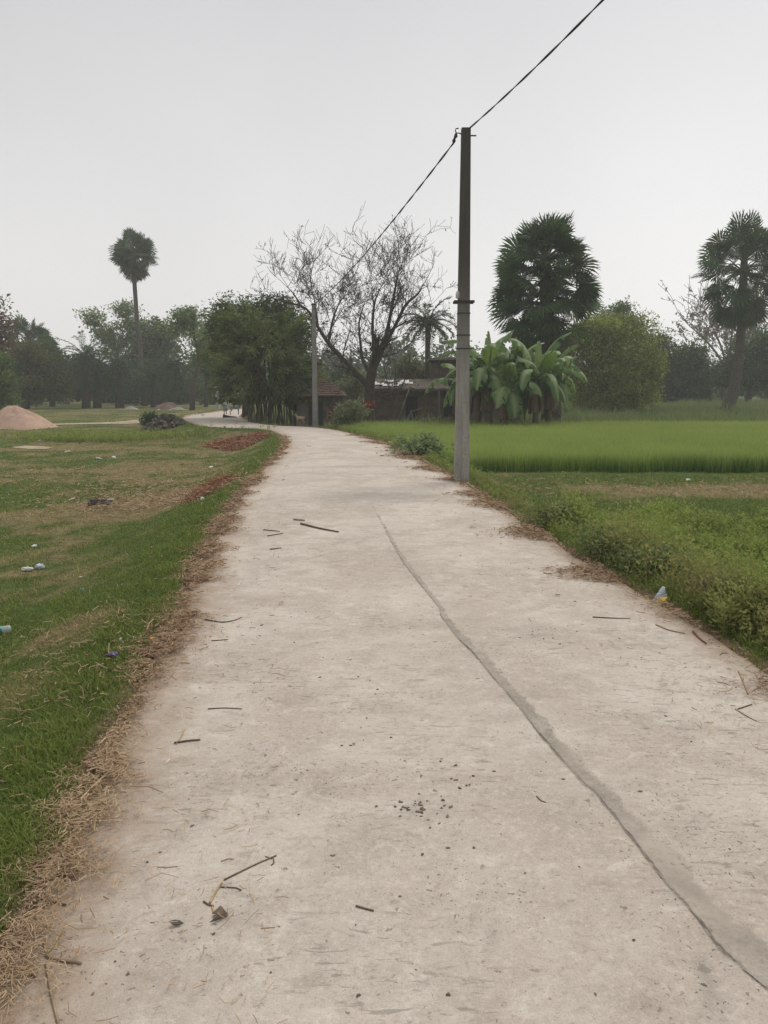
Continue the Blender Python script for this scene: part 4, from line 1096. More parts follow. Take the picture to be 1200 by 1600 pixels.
# ---- far woods closing the view
rng = np.random.default_rng(70)
lob = []
for px in list(range(-260, 330, 26)) + list(range(330, 800, 24)):
    Y = rng.uniform(125, 165); top = rng.uniform(545, 590) if px < 330 else rng.uniform(528, 580)
    lob.append(E(px, (top + 615) / 2, Y, rng.uniform(20, 32), (615 - top) / 2 * 1.05))
for px in range(800, 1560, 30): lob.append(E(px, 600, rng.uniform(150, 190), 22, rng.uniform(10, 20)))
C, P, k = crown_points(lob, 1100, 34, 1.2, rng, .5)
V, F = leaves(P, .9, rng, .6, .2)
tag(raw('far_woods', V, F, MM['dark_leaf'], None, {'var': np.repeat(np.clip(rng.normal(.5, .25, len(k)), 0, 1), 4), 'dead': np.zeros(4 * len(k))}), kind='stuff')

# ---- undergrowth closing the gaps below the far trees
rng = np.random.default_rng(88)
lob = []
for px in range(-150, 345, 9): lob.append(E(px + rng.uniform(-4, 4), rng.uniform(600, 622), rng.uniform(96, 116), rng.uniform(8, 15), rng.uniform(12, 24)))
for px in range(1010, 1420, 16): lob.append(E(px, rng.uniform(606, 620), rng.uniform(100, 125), rng.uniform(8, 14), rng.uniform(6, 12)))
for px in range(470, 720, 14): lob.append(E(px, rng.uniform(590, 618), rng.uniform(70, 96), rng.uniform(10, 18), rng.uniform(14, 26)))
C, P, k = crown_points(lob, 900, 46, .6, rng, .4)
V, F = leaves(P, .45, rng, .6, .2)
tag(raw('undergrowth', V, F, MM['dark_leaf'], None, {'var': np.repeat(np.clip(rng.normal(.3, .3, 900)[k] + rng.normal(0, .15, len(k)), 0, 1), 4), 'dead': np.zeros(4 * len(k))}), kind='stuff')

# ---- shrubs
def shrub(name, label, c, lobes, m, n_, per, sp, leaf, seed, asp=.4, stems=14, group=None, cat='shrub'):
    rng = np.random.default_rng(seed); root = empty(name, c, label, cat, group)
    C, P, k = crown_points(lobes, n_, per, sp, rng, .4); P[:, 2] = np.maximum(P[:, 2], c[2] + .02)
    b = MB()
    for i in rng.choice(n_, min(stems, n_), replace=False):
        q = Vector(C[i]); b.tube([Vector(c) + Vector((rng.normal(0, .08), rng.normal(0, .08), -.05)), Vector(c).lerp(q, .5) + Vector((0, 0, .1)), q], [.02, .014, .006], 5, cap=False)
    b.build('stem', MM['bark'], root)
    V, F = leaves(P, leaf, rng, asp, 0)
    raw('foliage', V, F, m, root, {'var': np.repeat(np.clip(rng.normal(.5, .28, len(k)), 0, 1), 4), 'dead': np.repeat((rng.random(len(k)) < .08) * rng.random(len(k)), 4)})
    return root
MM['oleander'] = leafmat('oleander_leaf', (.10, .13, .05), (.30, .31, .18), (.22, .12, .06), .3)
MM['calo'] = leafmat('thick_pale_leaf', (.10, .15, .06), (.26, .32, .17), None, .3)
MM['weed_leaf'] = leafmat('weed_leaf', (.08, .11, .035), (.22, .26, .11), (.25, .18, .09), .3); MM['dry_weed'] = leafmat('dry_weed', (.12, .12, .05), (.26, .22, .12), (.25, .16, .09), .3)
MM['moss'] = leafmat('deep_green_leaf', (.025, .055, .022), (.05, .09, .035), None, .3)
shrub('oleander_bush', 'pale green roadside bush with narrow leaves beside the red painted tree', stand(545, 38.5), [E(545, 648, 38.5, 21, 20), E(556, 640, 38.5, 16, 12), E(532, 655, 38.5, 12, 13)], MM['oleander'], 130, 16, .16, .22, 71, .28)
c = ground(652, 712)
shrub('milkweed_plant', 'leafy milkweed plant with broad pale leaves at the wheat corner by the road', c, [(c + Vector((dx, dy, dz)), (.42, .35, .26)) for dx, dy, dz in ((-.25, 0, .32), (.2, .1, .36), (.5, .25, .25))], MM['calo'], 50, 7, .13, .16, 72, .55)
c = ground(236, 671)
shrub('round_bush', 'round deep green bush leaning against the rubble mound', c, [(c + Vector((0, 0, .42)), (.55, .5, .48))], MM['moss'], 90, 22, .12, .13, 73)
shrub('olive_shrub', 'tall olive shrub showing above the roof of the low shed', stand(650, 54), [E(640, 580, 54, 22, 22), E(672, 585, 54, 18, 20), E(625, 595, 54, 16, 14), E(690, 598, 54, 12, 14)], MM['olive_leaf'], 160, 26, .35, .24, 74)
shrub('olive_shrub', 'grey green shrub in the gap between tiled hut and bare tree', stand(548, 60), [E(545, 612, 60, 16, 22), E(562, 600, 60, 12, 16)], MM['olive_leaf'], 80, 24, .35, .25, 75)
for px, py, hgt, sd, lab in ((848, 826, .30, 76, 'low grey green weed bush nearest the pole on the road verge'), (936, 880, .34, 77, 'middle leafy weed bush leaning over the straw beside the road'), (1150, 985, .36, 78, 'dry brownish weed bush at the road edge right of the plastic bag'), (990, 905, .28, 79, 'small dark leaved weed bush left of the plastic bag')):
    c = ground(px, py) + Vector((.15, .1, 0))
    shrub('weed_bush', lab, c, [(c + Vector((dx, dy, hgt * .5)), (.26, .22, hgt * .55)) for dx, dy in ((0, 0), (.25, .15), (-.12, .28))], MM['weed_leaf'] if sd != 78 else MM['dry_weed'], 90, 16, .08, .05, sd, .42, 7, 'weed bushes on the road verge', 'weed')

# ---- banana plants
m, nt = mat('banana_leaf'); n = N(nt); v = n.attr('var')
c = n.mix(v, (.040, .095, .026), (.17, .26, .085)); c = n.mix(n.attr('rib'), c, (.22, .26, .12))
p_ = n('BsdfPrincipled'); n.val(p_.inputs['Base Color'], c); p_.inputs['Roughness'].default_value = .55; p_.inputs['Specular IOR Level'].default_value = .22
t_ = n('BsdfTranslucent'); n.val(t_.inputs['Color'], n.mix(v, (.12, .2, .03), (.2, .3, .05))); x_ = n('MixShader'); x_.inputs[0].default_value = .3
n.link(p_.outputs[0], x_.inputs[1]); n.link(t_.outputs[0], x_.inputs[2]); n.out(x_.outputs[0]); M_BAN = m
M_STEM = simple('banana_stem', (.10, .095, .05), .7, .45, 4)
M_DEADL = leafmat('dead_banana_leaf', (.10, .075, .05), (.19, .14, .09), None, .15)
def banana_leaf(root, o, az, el, L, W, rnd, var, m=M_BAN, droop=1.):
    d = Vector((math.cos(az) * math.cos(el), math.sin(az) * math.cos(el), math.sin(el))); p = Vector(o); pts = [(p.copy(), d.copy())]
    ns = 26
    for k in range(ns):
        d = (d + Vector((0, 0, -.088 * droop * (k / ns) ** .7))).normalized(); p = p + d * L / ns; pts.append((p.copy(), d.copy()))
    V, F, va, ri = [], [], [], []
    st = 5                                   # petiole length in steps
    roll = rnd.uniform(-.35, .35)
    grp, left_ = {}, {-1: 0, 1: 0}
    for k in range(st, ns + 1):
        for sg in (-1, 1):
            if left_[sg] <= 0: left_[sg] = rnd.randint(1, 4); grp[sg] = (rnd.uniform(.05, .75), rnd.uniform(.78, 1.06), rnd.uniform(-.03, .10))
            left_[sg] -= 1
        p, d = pts[k]; s = d.cross(Vector((0, 0, 1))); s = s.normalized() if s.length > .05 else Vector((math.sin(az), -math.cos(az), 0))
        up = s.cross(d).normalized(); f_ = (k - st) / (ns - st)
        wv = W * .5 * (math.sin(math.pi * min(1, f_ * .93 + .07)) ** .55 if f_ < .97 else .25) * (1 if f_ < .5 else 1 - .3 * (f_ - .5))
        jit = rnd.uniform(.82, 1.05) if k % 2 else rnd.uniform(.9, 1.05)
        for sg in (-1, 1):
            out = (s * math.cos(.45 * sg + roll) if False else s * sg)
            fd, jit, bk = grp[sg]
            fold = up * (-fd * wv) - Vector((0, 0, fd * wv * .4))
            tear = d * bk
            V += [p + up * .012, p + out * wv * .5 + up * wv * .06, p + out * wv * jit * (1 - .25 * fd) + fold + tear]
            va += [var, var + rnd.uniform(-.12, .12), var + rnd.uniform(-.15, .15)]; ri += [1, 0, 0]
    for k in range(ns - st):
        for sg in (0, 1):
            a = k * 6 + sg * 3; b = a + 6
            F += [(a, a + 1, b + 1, b)]
            if not (rnd.random() < .20): F += [(a + 1, a + 2, b + 2, b + 1)]
    b_ = MB(); b_.tube([q[0] for q in pts], [.045 * (1 - .85 * k / ns) + .006 for k in range(ns + 1)], 5, cap=False)
    nv = len(V)
    return raw('leaf', V + b_.V, F + [tuple(i + nv for i in f) for f in b_.F], m, root, {'var': np.clip(va + [.6] * len(b_.V), 0, 1), 'rib': ri + [1] * len(b_.V), 'dead': [0] * (nv + len(b_.V))}, smooth=True)
def banana(label, base, H, nl, seed, L=2.1, spear=None, azs=None):
    rnd = random.Random(seed); base = Vector(base)
    root = empty('banana_plant', base, label, 'banana plant', 'banana plants beside the dark hut')
    top = base + Vector((rnd.uniform(-.15, .15), 0, H)); b = MB()
    b.tube([base - Vector((0, 0, .1)), base.lerp(top, .3), base.lerp(top, .7), top, top + Vector((0, 0, .3))], [.17, .15, .12, .09, .05], 10); b.build('stem', M_STEM, root, smooth=True)
    nl += 4
    for k in range(nl):
        az = (azs[k] if azs else k * 2.39996 + rnd.uniform(-.3, .3)); el = 1.3 - 1.45 * ((k + .5) / nl) + rnd.uniform(-.1, .1)
        banana_leaf(root, top + Vector((0, 0, .1)), az, el, L * 1.15 * rnd.uniform(.85, 1.15), .80 * rnd.uniform(.85, 1.15), rnd, rnd.uniform(.2, 1.0), droop=1.15 + 1.3 * k / nl)
    if spear: banana_leaf(root, top + Vector((0, 0, .1)), spear[0], spear[1], spear[2], .46, rnd, 1.0, droop=.15)
    b = MB()
    for k in range(11):
        a = rnd.uniform(0, 6.28); q = top - Vector((0, 0, .2)); e_ = q + Vector((math.cos(a) * .35, math.sin(a) * .35, -.5)); f_ = e_ + Vector((math.cos(a) * .08, math.sin(a) * .08, -rnd.uniform(.5, .9)))
        s = Vector((-math.sin(a), math.cos(a), 0)) * rnd.uniform(.08, .16); n0 = Vector((math.cos(a), math.sin(a), 0)) * .04
        b.add([q, e_ + s, e_ + n0, e_ - s, f_ + s * .7, f_ + n0, f_ - s * .6], [(0, 1, 2), (0, 2, 3), (1, 4, 5, 2), (2, 5, 6, 3)])
    raw('dead_leaves', b.V, b.F, M_DEADL, root, {'var': [rnd.random() for _ in b.V]})
    return root
for px, Y, top_py, nl, sd, L, sp, lab in (
    (766, 37.5, 600, 9, 1, 2.35, (1.7, 1.45, 2.15), 'banana plant with an upright bright yellow green new leaf just right of the near pole'),
    (800, 38.6, 598, 9, 2, 2.2, (1.5, 1.4, 1.9), 'middle banana plant with broad arching leaves against the dark fan palm'),
    (838, 37.2, 604, 10, 3, 2.3, (1.2, 1.25, 1.9), 'banana plant with long drooping torn leaves at the wheat side of the clump'),
    (858, 39, 606, 8, 4, 2.1, (.6, .9, 1.4), 'outermost banana plant towards the yellow green tree'),
    (748, 38.8, 606, 7, 5, 1.9, None, 'low banana plant half hidden behind the near pole'),
    (788, 36.8, 622, 7, 6, 1.9, None, 'short front banana plant with hanging leaves in the middle of the clump'),
    (722, 39.6, 612, 4, 7, 1.8, None, 'banana plant reaching out left of the near pole in front of the dark hut')):
    banana(lab, stand(px, Y), at(px, top_py - 9, Y).z - stand(px, Y).z, nl + 1, sd, L * 1.04, sp)

# ------------------------------------------------------------------ huts behind the wheat
m, nt = mat('mud_brick'); n = N(nt); co = n('TexCoord').outputs['Object']
bt_ = n('TexBrick'); bt_.inputs['Scale'].default_value = 2.2; bt_.inputs['Mortar Size'].default_value = .02
mpb = n('Mapping'); n.link(co, mpb.inputs[0]); mpb.inputs['Rotation'].default_value = (R(90), 0, 0); n.link(mpb.outputs[0], bt_.inputs['Vector'])
bt_.inputs['Color1'].default_value = (.105, .078, .062, 1); bt_.inputs['Color2'].default_value = (.075, .058, .048, 1); bt_.inputs['Mortar'].default_value = (.05, .042, .036, 1)
a = n.noise(2.5, 5, .65, co)
n.out(n.bsdf(n.mix(n.remap(a, .35, .7), bt_.outputs[0], (.13, .105, .085)), .95, a, .03, .1)); M_MUD = m
M_THATCH = simple('old_thatch', (.10, .082, .062), .95, .4, 9, .04)
M_TILE = simple('clay_tile', (.135, .085, .065), .9, .4, 6, .02)
M_WOOD = simple('weathered_wood', (.13, .11, .09), .9, .35, 8, .01)
M_DARK = simple('doorway_dark', (.022, .028, .030), .9, .3, 4)  # near-black of the hut doors, also used as shade in the shed opening
M_SHEET = simple('pale_plastic_sheet', (.50, .50, .47), .5, .25, 6, .02, .4, (.62, .62, .6))
Yh = 44.0
def hp(px, py, Y=Yh): return at(px, py, Y)
g0 = stand(640, Yh); zb = g0.z - .1
SH = empty('low_shed', Vector((hp(640, 640).x, Yh, g0.z)), 'low dark mud brick shed with a thatched roof and pale sheets behind the wheat', 'hut')
xa, xb, xd0, xd1 = hp(583, 0).x, hp(700, 0).x, hp(636, 0).x, hp(657, 0).x
zt = hp(600, 611).z
b = MB()
b.box(((xa + xd0) / 2, Yh, (zb + zt) / 2), (xd0 - xa, .25, zt - zb)).box(((xd1 + xb) / 2, Yh, (zb + zt) / 2), (xb - xd1, .25, zt - zb)).box(((xd0 + xd1) / 2, Yh, zt - .12), (xd1 - xd0, .246, .24))
b.box((xa + .12, Yh + 1.5, (zb + zt) / 2), (.24, 2.75, zt - zb)).box((xb - .12, Yh + 1.5, (zb + zt) / 2), (.24, 2.75, zt - zb)).box(((xa + xb) / 2, Yh + 3., (zb + zt) / 2), (xb - xa, .25, zt - zb))
b.build('wall', M_MUD, SH)
MB().box(((xd0 + xd1) / 2, Yh + .06, (zb + zt) / 2 - .15), (xd1 - xd0 - .02, .04, zt - zb - .3)).build('doorway_shade', M_DARK, SH)  # near-black sheet filling the opening, stands in for the shade inside
def roofslab(x0, x1, y0, z0, y1, z1, nx_, ny_, th, jit, seed):
    rnd = random.Random(seed); V, F = [], []
    for l_ in (0, 1):
        for j in range(ny_ + 1):
            for i_ in range(nx_ + 1):
                V.append((x0 + (x1 - x0) * i_ / nx_ + rnd.gauss(0, jit), y0 + (y1 - y0) * j / ny_ + rnd.gauss(0, jit * .6), z0 + (z1 - z0) * j / ny_ + (th if l_ else 0) + rnd.gauss(0, jit)))
    q = (nx_ + 1) * (ny_ + 1); g = lambda i_, j, l_: l_ * q + j * (nx_ + 1) + i_
    for j in range(ny_):
        for i_ in range(nx_):
            F += [(g(i_, j, 1), g(i_ + 1, j, 1), g(i_ + 1, j + 1, 1), g(i_, j + 1, 1)), (g(i_, j, 0), g(i_, j + 1, 0), g(i_ + 1, j + 1, 0), g(i_ + 1, j, 0))]
    for i_ in range(nx_): F += [(g(i_, 0, 0), g(i_ + 1, 0, 0), g(i_ + 1, 0, 1), g(i_, 0, 1)), (g(i_, ny_, 0), g(i_, ny_, 1), g(i_ + 1, ny_, 1), g(i_ + 1, ny_, 0))]
    for j in range(ny_): F += [(g(0, j, 0), g(0, j, 1), g(0, j + 1, 1), g(0, j + 1, 0)), (g(nx_, j, 0), g(nx_, j + 1, 0), g(nx_, j + 1, 1), g(nx_, j, 1))]
    return MB().add(V, F)
roofslab(xa - .3, xb + .3, Yh - .55, zt + .01, Yh + 1.6, zt + .55, 26, 9, .14, .02, 3).build('roof', M_THATCH, SH)
rnd = random.Random(9); b = None
for k in range(9):
    cx, f_ = rnd.uniform(xa, xa + (xb - xa) * .75), rnd.uniform(.1, .75)
    yy, zz = Yh - .55 + 2.15 * f_, zt + .16 + .54 * f_
    s_ = roofslab(cx - rnd.uniform(.12, .3), cx + rnd.uniform(.12, .3), yy, zz + .03, yy + .35, zz + .13, 4, 2, .012, .015, k)
    s_.build('roof_sheet', M_SHEET, SH)
b = MB(); xp = hp(691, 0).x; b.tube([(xp, Yh - .6, zb), (xp + .02, Yh - .6, zt + .05)], .07, 7).build('post', M_WOOD, SH)
b = MB().box(((hp(660, 0).x + hp(712, 0).x) / 2, Yh - 1.2, g0.z + .22), (hp(712, 0).x - hp(660, 0).x, .3, .65)); 
tag(bevel(b.build('mud_bench', simple('grey_mud', (.10, .088, .072), .95, .3, 3, .03), None, loc=(hp(686, 0).x, Yh - 1.2, g0.z)), .06, 3), 'low grey mud ledge along the front of the dark shed', 'ledge')
# taller brick hut behind the banana plants
Yk = 46
ka, kb = hp(684, 0, Yk).x, hp(840, 0, Yk).x; kz = hp(700, 563, Yk).z; gk = stand(740, Yk)
BH = empty('brick_hut', Vector(((ka + kb) / 2, Yk, gk.z)), 'taller dark brick hut with a slab roof hidden behind the pole and banana plants', 'hut')
b = MB().box(((ka + kb) / 2, Yk + 1.6, (kz + zb) / 2), (kb - ka, 3.2, kz - zb)); b.build('wall', M_MUD, BH)
MB().box(((ka + kb) / 2, Yk + 1.55, kz + .07), (kb - ka + .5, 3.8, .13)).build('roof', simple('roof_slab', (.16, .14, .115), .9, .3, 3), BH)
MB().box((hp(716, 0, Yk).x, Yk - .02, (kz + zb) / 2 - .3), (1.0, .07, 2.0)).build('door', M_DARK, BH)
# hut with a tiled hip roof beside the bamboo
Yc = 43; c0, c1 = hp(452, 0, Yc).x, hp(526, 0, Yc).x; ce = hp(500, 619, Yc).z; cp = hp(497, 592, Yc).z; gc = stand(490, Yc)
CH = empty('tiled_hut', Vector(((c0 + c1) / 2, Yc + 1.4, gc.z)), 'small mud hut with a brown tiled hip roof beside the bamboo', 'hut')
MB().box(((c0 + c1) / 2, Yc + 1.5, (ce + gc.z - .1) / 2), (c1 - c0, 2.6, ce - gc.z + .1)).build('wall', simple('mud_plaster', (.105, .09, .075), .95, .3, 3, .02), CH)
V, F, rnd = [], [], random.Random(12)
rx0, rx1, ry0, ry1 = c0 - .35, c1 + .25, Yc - .25, Yc + 3.1; xm0, xm1, ym = hp(478, 0, Yc).x, hp(503, 0, Yc).x, Yc + 1.4
rows = 8
for k in range(rows):
    f0, f1 = k / rows, (k + 1) / rows
    def ring(f_, dz): return [Vector((rx0 + (xm0 - rx0) * f_, ry0 + (ym - ry0) * f_, ce + (cp - ce) * f_ + dz)), Vector((rx1 + (xm1 - rx1) * f_, ry0 + (ym - ry0) * f_, ce + (cp - ce) * f_ + dz)),
                              Vector((rx1 + (xm1 - rx1) * f_, ry1 + (ym - ry1) * f_, ce + (cp - ce) * f_ + dz)), Vector((rx0 + (xm0 - rx0) * f_, ry1 + (ym - ry1) * f_, ce + (cp - ce) * f_ + dz))]
    a_, c_ = ring(f0, .06), ring(f1, .012)
    for s_ in range(4):
        A, B_, C_, D_ = a_[s_], a_[(s_ + 1) % 4], c_[(s_ + 1) % 4], c_[s_]
        nt_ = 14
        for t in range(nt_):
            u0, u1 = t / nt_, (t + 1) / nt_; j = Vector((0, 0, rnd.uniform(-.015, .02)))
            q = [A.lerp(B_, u0) + j, A.lerp(B_, u1) + j, D_.lerp(C_, u1) + j, D_.lerp(C_, u0) + j]
            lo = [q[0] - Vector((0, 0, .05)), q[1] - Vector((0, 0, .05))]
            i0 = len(V); V += q + lo; F += [(i0, i0 + 1, i0 + 2, i0 + 3), (i0 + 4, i0 + 5, i0 + 1, i0)]
raw('roof', V, F, M_TILE, CH)
MB().box((hp(484, 0, Yc).x, Yc + .17, gc.z + .75), (.8, .06, 1.6)).build('door', M_DARK, CH)
# things leaning and lying before the shed
def stick(name, label, pts, r0, r1, m, cat='pole', group=None, k=7):
    C = [Vector(q) for q in catmull([tuple(p) for p in pts], 5)] if len(pts) > 2 else [Vector(p) for p in pts]
    b = MB().tube(C, [r0 + (r1 - r0) * i_ / (len(C) - 1) for i_ in range(len(C))], k)
    return tag(b.build(name, m, None, smooth=True, loc=C[0]), label, cat, group)
g = stand(617, Yh - 1.5)
stick('bamboo_pole', 'long thin bamboo pole leaning against the shed beside its dark doorway', [g + Vector((.02, 0, 0)), hp(640, 606, Yh - .62)], .04, .03, M_WOOD, 'pole')
g = stand(634, Yh - 1.6); BN = empty('wooden_frame', g, 'grey slanting wooden frame standing on the ground before the shed doorway', 'frame')
for x0, x1, z1 in ((0, .32, 1.0), (.55, .30, .95)):
    MB().tube([g + Vector((x0 - .1, 0, -.03)), g + Vector((x1, .1, z1))], [.07, .05], 6).build('leg', M_WOOD, BN)
MB().tube([g + Vector((.28, .1, .88)), g + Vector((.95, .12, 1.12))], [.04, .03], 6).build('crossbar', M_WOOD, BN)
g = stand(618, Yh - 2)
stick('log', 'pale low log lying on the ground in front of the shed', [g + Vector((-.35, 0, .12)), g + Vector((.8, .1, .10))], .07, .06, simple('pale_log', (.26, .235, .2), .9, .3, 6), 'log')
for px, lab, sd in ((593, 'pale stone slab at the foot of the red painted tree', 1), (604, 'smaller pale stone beside the thin leafless tree', 2)):
    bm = bmesh.new(); bmesh.ops.create_icosphere(bm, subdivisions=2, radius=.3); rnd = random.Random(sd)
    for v in bm.verts: v.co = Vector((v.co.x * 1.3, v.co.y, v.co.z * .45)) * rnd.uniform(.85, 1.1)
    me = bpy.data.meshes.new('stone'); bm.to_mesh(me); bm.free(); me.materials.append(simple('pale_stone', (.36, .33, .28), .9, .2, 4))
    o = bpy.data.objects.new('stone', me); COL.objects.link(o); o.location = stand(px, Yh - 2.4) + Vector((0, 0, .08)); tag(o, lab, 'stone')

# ------------------------------------------------------------------ people and animals
def skin(name, verts, edges, m, parent, sub=2, root=0):
    base = parent.matrix_basis.translation
    me = bpy.data.meshes.new(name); me.from_pydata([tuple(Vector(v[0])) for v in verts], edges, []); me.materials.append(m)
    o = bpy.data.objects.new(name, me); COL.objects.link(o); o.parent = parent
    md = o.modifiers.new('skin', 'SKIN'); md.use_smooth_shade = True
    for i_, v in enumerate(verts):
        r_ = v[1] if hasattr(v[1], '__len__') else (v[1], v[1]); me.skin_vertices[0].data[i_].radius = r_
    me.skin_vertices[0].data[root].use_root = True
    o.modifiers.new('subdivision', 'SUBSURF').levels = sub; o.modifiers[-1].render_levels = sub
    return o
M_SKIN = simple('brown_skin', (.16, .085, .055), .6, .1, 10, .002); M_HAIR = simple('black_hair', (.012, .010, .009), .6, .3, 30)
def loft(rings, k=16):
    V, F = [], []
    for c_, rx, ry in rings:
        for j in range(k):
            a_ = 2 * math.pi * j / k; V.append((c_[0] + rx * math.cos(a_), c_[1] + ry * math.sin(a_), c_[2]))
    for i_ in range(len(rings) - 1):
        F += [(i_ * k + j, i_ * k + (j + 1) % k, (i_ + 1) * k + (j + 1) % k, (i_ + 1) * k + j) for j in range(k)]
    return V, F
def person(label, base, H, face, top_m, low_m, sari=False, stride=.1):
    root = empty('person', base, label, 'person'); root.rotation_euler = (0, 0, face)
    s = H / 1.7
    vt, ed = [], []
    def add(p, r_, link=None):
        vt.append((Vector(p) * s, (r_[0] * s, r_[1] * s) if hasattr(r_, '__len__') else r_ * s)); i_ = len(vt) - 1
        if link is not None: ed.append((link, i_))
        return i_
    pel = add((0, 0, .90), (.13, .09)); wa = add((0, 0, 1.06), (.12, .085), pel); ch = add((0, .0, 1.26), (.14, .10), wa); nb = add((0, 0, 1.40), (.07, .06), ch)
    nk = add((0, -.01, 1.47), .05, nb); hd = add((0, -.02, 1.58), (.072, .088), nk); add((0, -.015, 1.66), (.06, .07), hd)
    add((0, -.105, 1.565), .012, hd)
    for sg in (-1, 1):
        add((sg * .075, .0, 1.575), .014, hd)
        sh = add((sg * .17, 0, 1.37), .055, nb); el = add((sg * .22, .03, 1.10), .04, sh); wr = add((sg * .20, -.06, .88), .027, el); pm = add((sg * .195, -.085, .82), (.032, .018), wr)
        for fi, ln in enumerate((.07, .08, .075, .06)):
            o_ = (fi - 1.5) * .018
            k1 = add((sg * .195, -.095 + o_, .78), .009, pm); k2 = add((sg * .19, -.10 + o_, .78 - ln * .55), .008, k1); add((sg * .18, -.10 + o_, .78 - ln), .007, k2)
        t1 = add((sg * .185, -.125, .83), .010, pm); add((sg * .178, -.145, .80), .008, t1)
        hp_ = add((sg * .09, 0, .84), (.085, .085), pel); kn = add((sg * .10, -.02 + sg * stride * .5, .48), .058, hp_); an = add((sg * .10, .03 + sg * stride, .09), .036, kn)
        add((sg * .105, -.06 + sg * stride, .035), (.04, .028), add((sg * .10, .03 + sg * stride, .04), .035, an)); 
    skin('body', vt, ed, M_SKIN, root)
    def cl(name, rings, m, so=.012):
        V, F = loft([((c_[0] * s, c_[1] * s, c_[2] * s), rx * s, ry * s) for c_, rx, ry in rings])
        me = bpy.data.meshes.new(name); me.from_pydata(V, [], F); me.materials.append(m); me.polygons.foreach_set('use_smooth', [True] * len(F))
        o = bpy.data.objects.new(name, me); COL.objects.link(o); o.parent = root
        sd = o.modifiers.new('thickness', 'SOLIDIFY'); sd.thickness = .012; return o
    if sari:
        cl('sari', [((0, 0, .05), .24, .22), ((0, 0, .3), .21, .18), ((0, 0, .7), .19, .15), ((0, 0, .95), .18, .13), ((0, 0, 1.2), .19, .14), ((0, 0, 1.36), .20, .11), ((0, 0, 1.43), .10, .085)], low_m)
        cl('headcloth', [((0, .02, 1.36), .17, .13), ((0, .02, 1.50), .115, .12), ((0, .025, 1.62), .10, .115), ((0, .03, 1.70), .05, .06)], low_m)
    else:
        cl('shirt', [((0, 0, .80), .20, .155), ((0, 0, 1.0), .175, .135), ((0, 0, 1.25), .185, .14), ((0, 0, 1.37), .20, .10), ((0, 0, 1.43), .085, .075)], top_m)
        for sg in (-1, 1): cl('sleeve', [((sg * .225, .03, 1.08), .068, .068), ((sg * .20, .015, 1.22), .07, .07), ((sg * .165, 0, 1.38), .07, .065)], top_m)
        cl('lungi', [((0, .02, .30), .19, .17 + stride * .6), ((0, 0, .6), .185, .16), ((0, 0, .86), .165, .13)], low_m)
    cl('hair', [((0, .035, 1.52), .080, .075), ((0, .025, 1.60), .090, .098), ((0, .015, 1.68), .080, .09), ((0, .01, 1.735), .035, .04)], M_HAIR)
    return root
M_WHITE = simple('white_cotton', (.55, .54, .52), .9, .1, 8); M_GREYG = simple('grey_green_cotton', (.16, .19, .16), .9, .2, 8); M_MAROON = simple('maroon_cotton', (.075, .014, .018), .9, .4, 9)
pg = flat(352, 648); pg.z = max(hz(pg.x, pg.y), slab_z(pg.x, pg.y) if road_info(np.array([pg.x]), np.array([pg.y]))[2][0] > .5 else -9)
person('person in a white shirt and grey green wrap walking on the road at the bend', pg, 1.42, R(200), M_WHITE, M_GREYG)
pg = stand(517, 40)
person('person wrapped in a dark maroon garment standing beside the tiled hut and the pale bush', pg, 1.38, R(10), None, M_MAROON, True, .02)
def goat(label, base, s, face, m, m2):
    root = empty('goat', base, label, 'goat'); root.rotation_euler = (0, 0, face)
    vt, ed = [], []
    def add(p, r_, l=None):
        vt.append((Vector(p) * s, (r_[0] * s, r_[1] * s) if hasattr(r_, '__len__') else r_ * s)); i_ = len(vt) - 1
        if l is not None: ed.append((l, i_))
        return i_
    mid = add((0, 0, .56), (.135, .15)); fr = add((.28, 0, .57), (.12, .16), mid); bk = add((-.28, 0, .57), (.12, .13), mid)
    nk = add((.42, 0, .70), (.06, .09), fr); hd = add((.50, 0, .84), (.05, .06), nk); mz = add((.62, 0, .78), (.03, .035), hd); add((.67, 0, .755), .024, mz)
    for sg in (-1, 1):
        e1 = add((.47, sg * .07, .86), .018, hd); add((.46, sg * .15, .81), .022, e1)
        h1 = add((.48, sg * .03, .92), .014, hd); add((.41, sg * .05, 1.0), .007, h1)
        a1 = add((.27, sg * .08, .42), .05, fr); a2 = add((.28, sg * .085, .24), .03, a1); a3 = add((.27, sg * .085, .05), .022, a2); add((.29, sg * .085, .01), .026, a3)
        b1 = add((-.27, sg * .09, .43), .065, bk); b2 = add((-.22, sg * .09, .34), .042, b1); b3 = add((-.35, sg * .09, .22), .026, b2); b4 = add((-.32, sg * .09, .05), .021, b3); add((-.30, sg * .09, .01), .025, b4)
    t = add((-.42, 0, .66), .03, bk); add((-.46, 0, .74), .02, t)
    skin('body', vt, ed, m, root); return root
gg = flat(367, 648)
goat('pale grey green tinted goat standing beside the road under the bamboo edge', Vector((gg.x, gg.y, max(gg.z, 0))), .95, R(20), simple('pale_goat_hair', (.20, .22, .19), .9, .25, 9), None)
gg = flat(470, 664)
goat('small tan goat standing at the road edge between the bamboo and the far pole', Vector((gg.x, gg.y, max(gg.z, 0))), .62, R(150), simple('tan_goat_hair', (.26, .18, .125), .9, .25, 9), None)
gg = flat(352, 653)
stick('log', 'short black log with its shadow shaped as a thin tail on the road before the bamboo canes', [gg + Vector((-.15, 0, .13)), gg + Vector((.10, .06, .09)), gg + Vector((.7, .3, .04))], .12, .025, simple('log_and_shadow', (.02, .018, .016), .9, .3, 6), 'log')  # dark lump; the thin black tail is its cast shadow given a shape

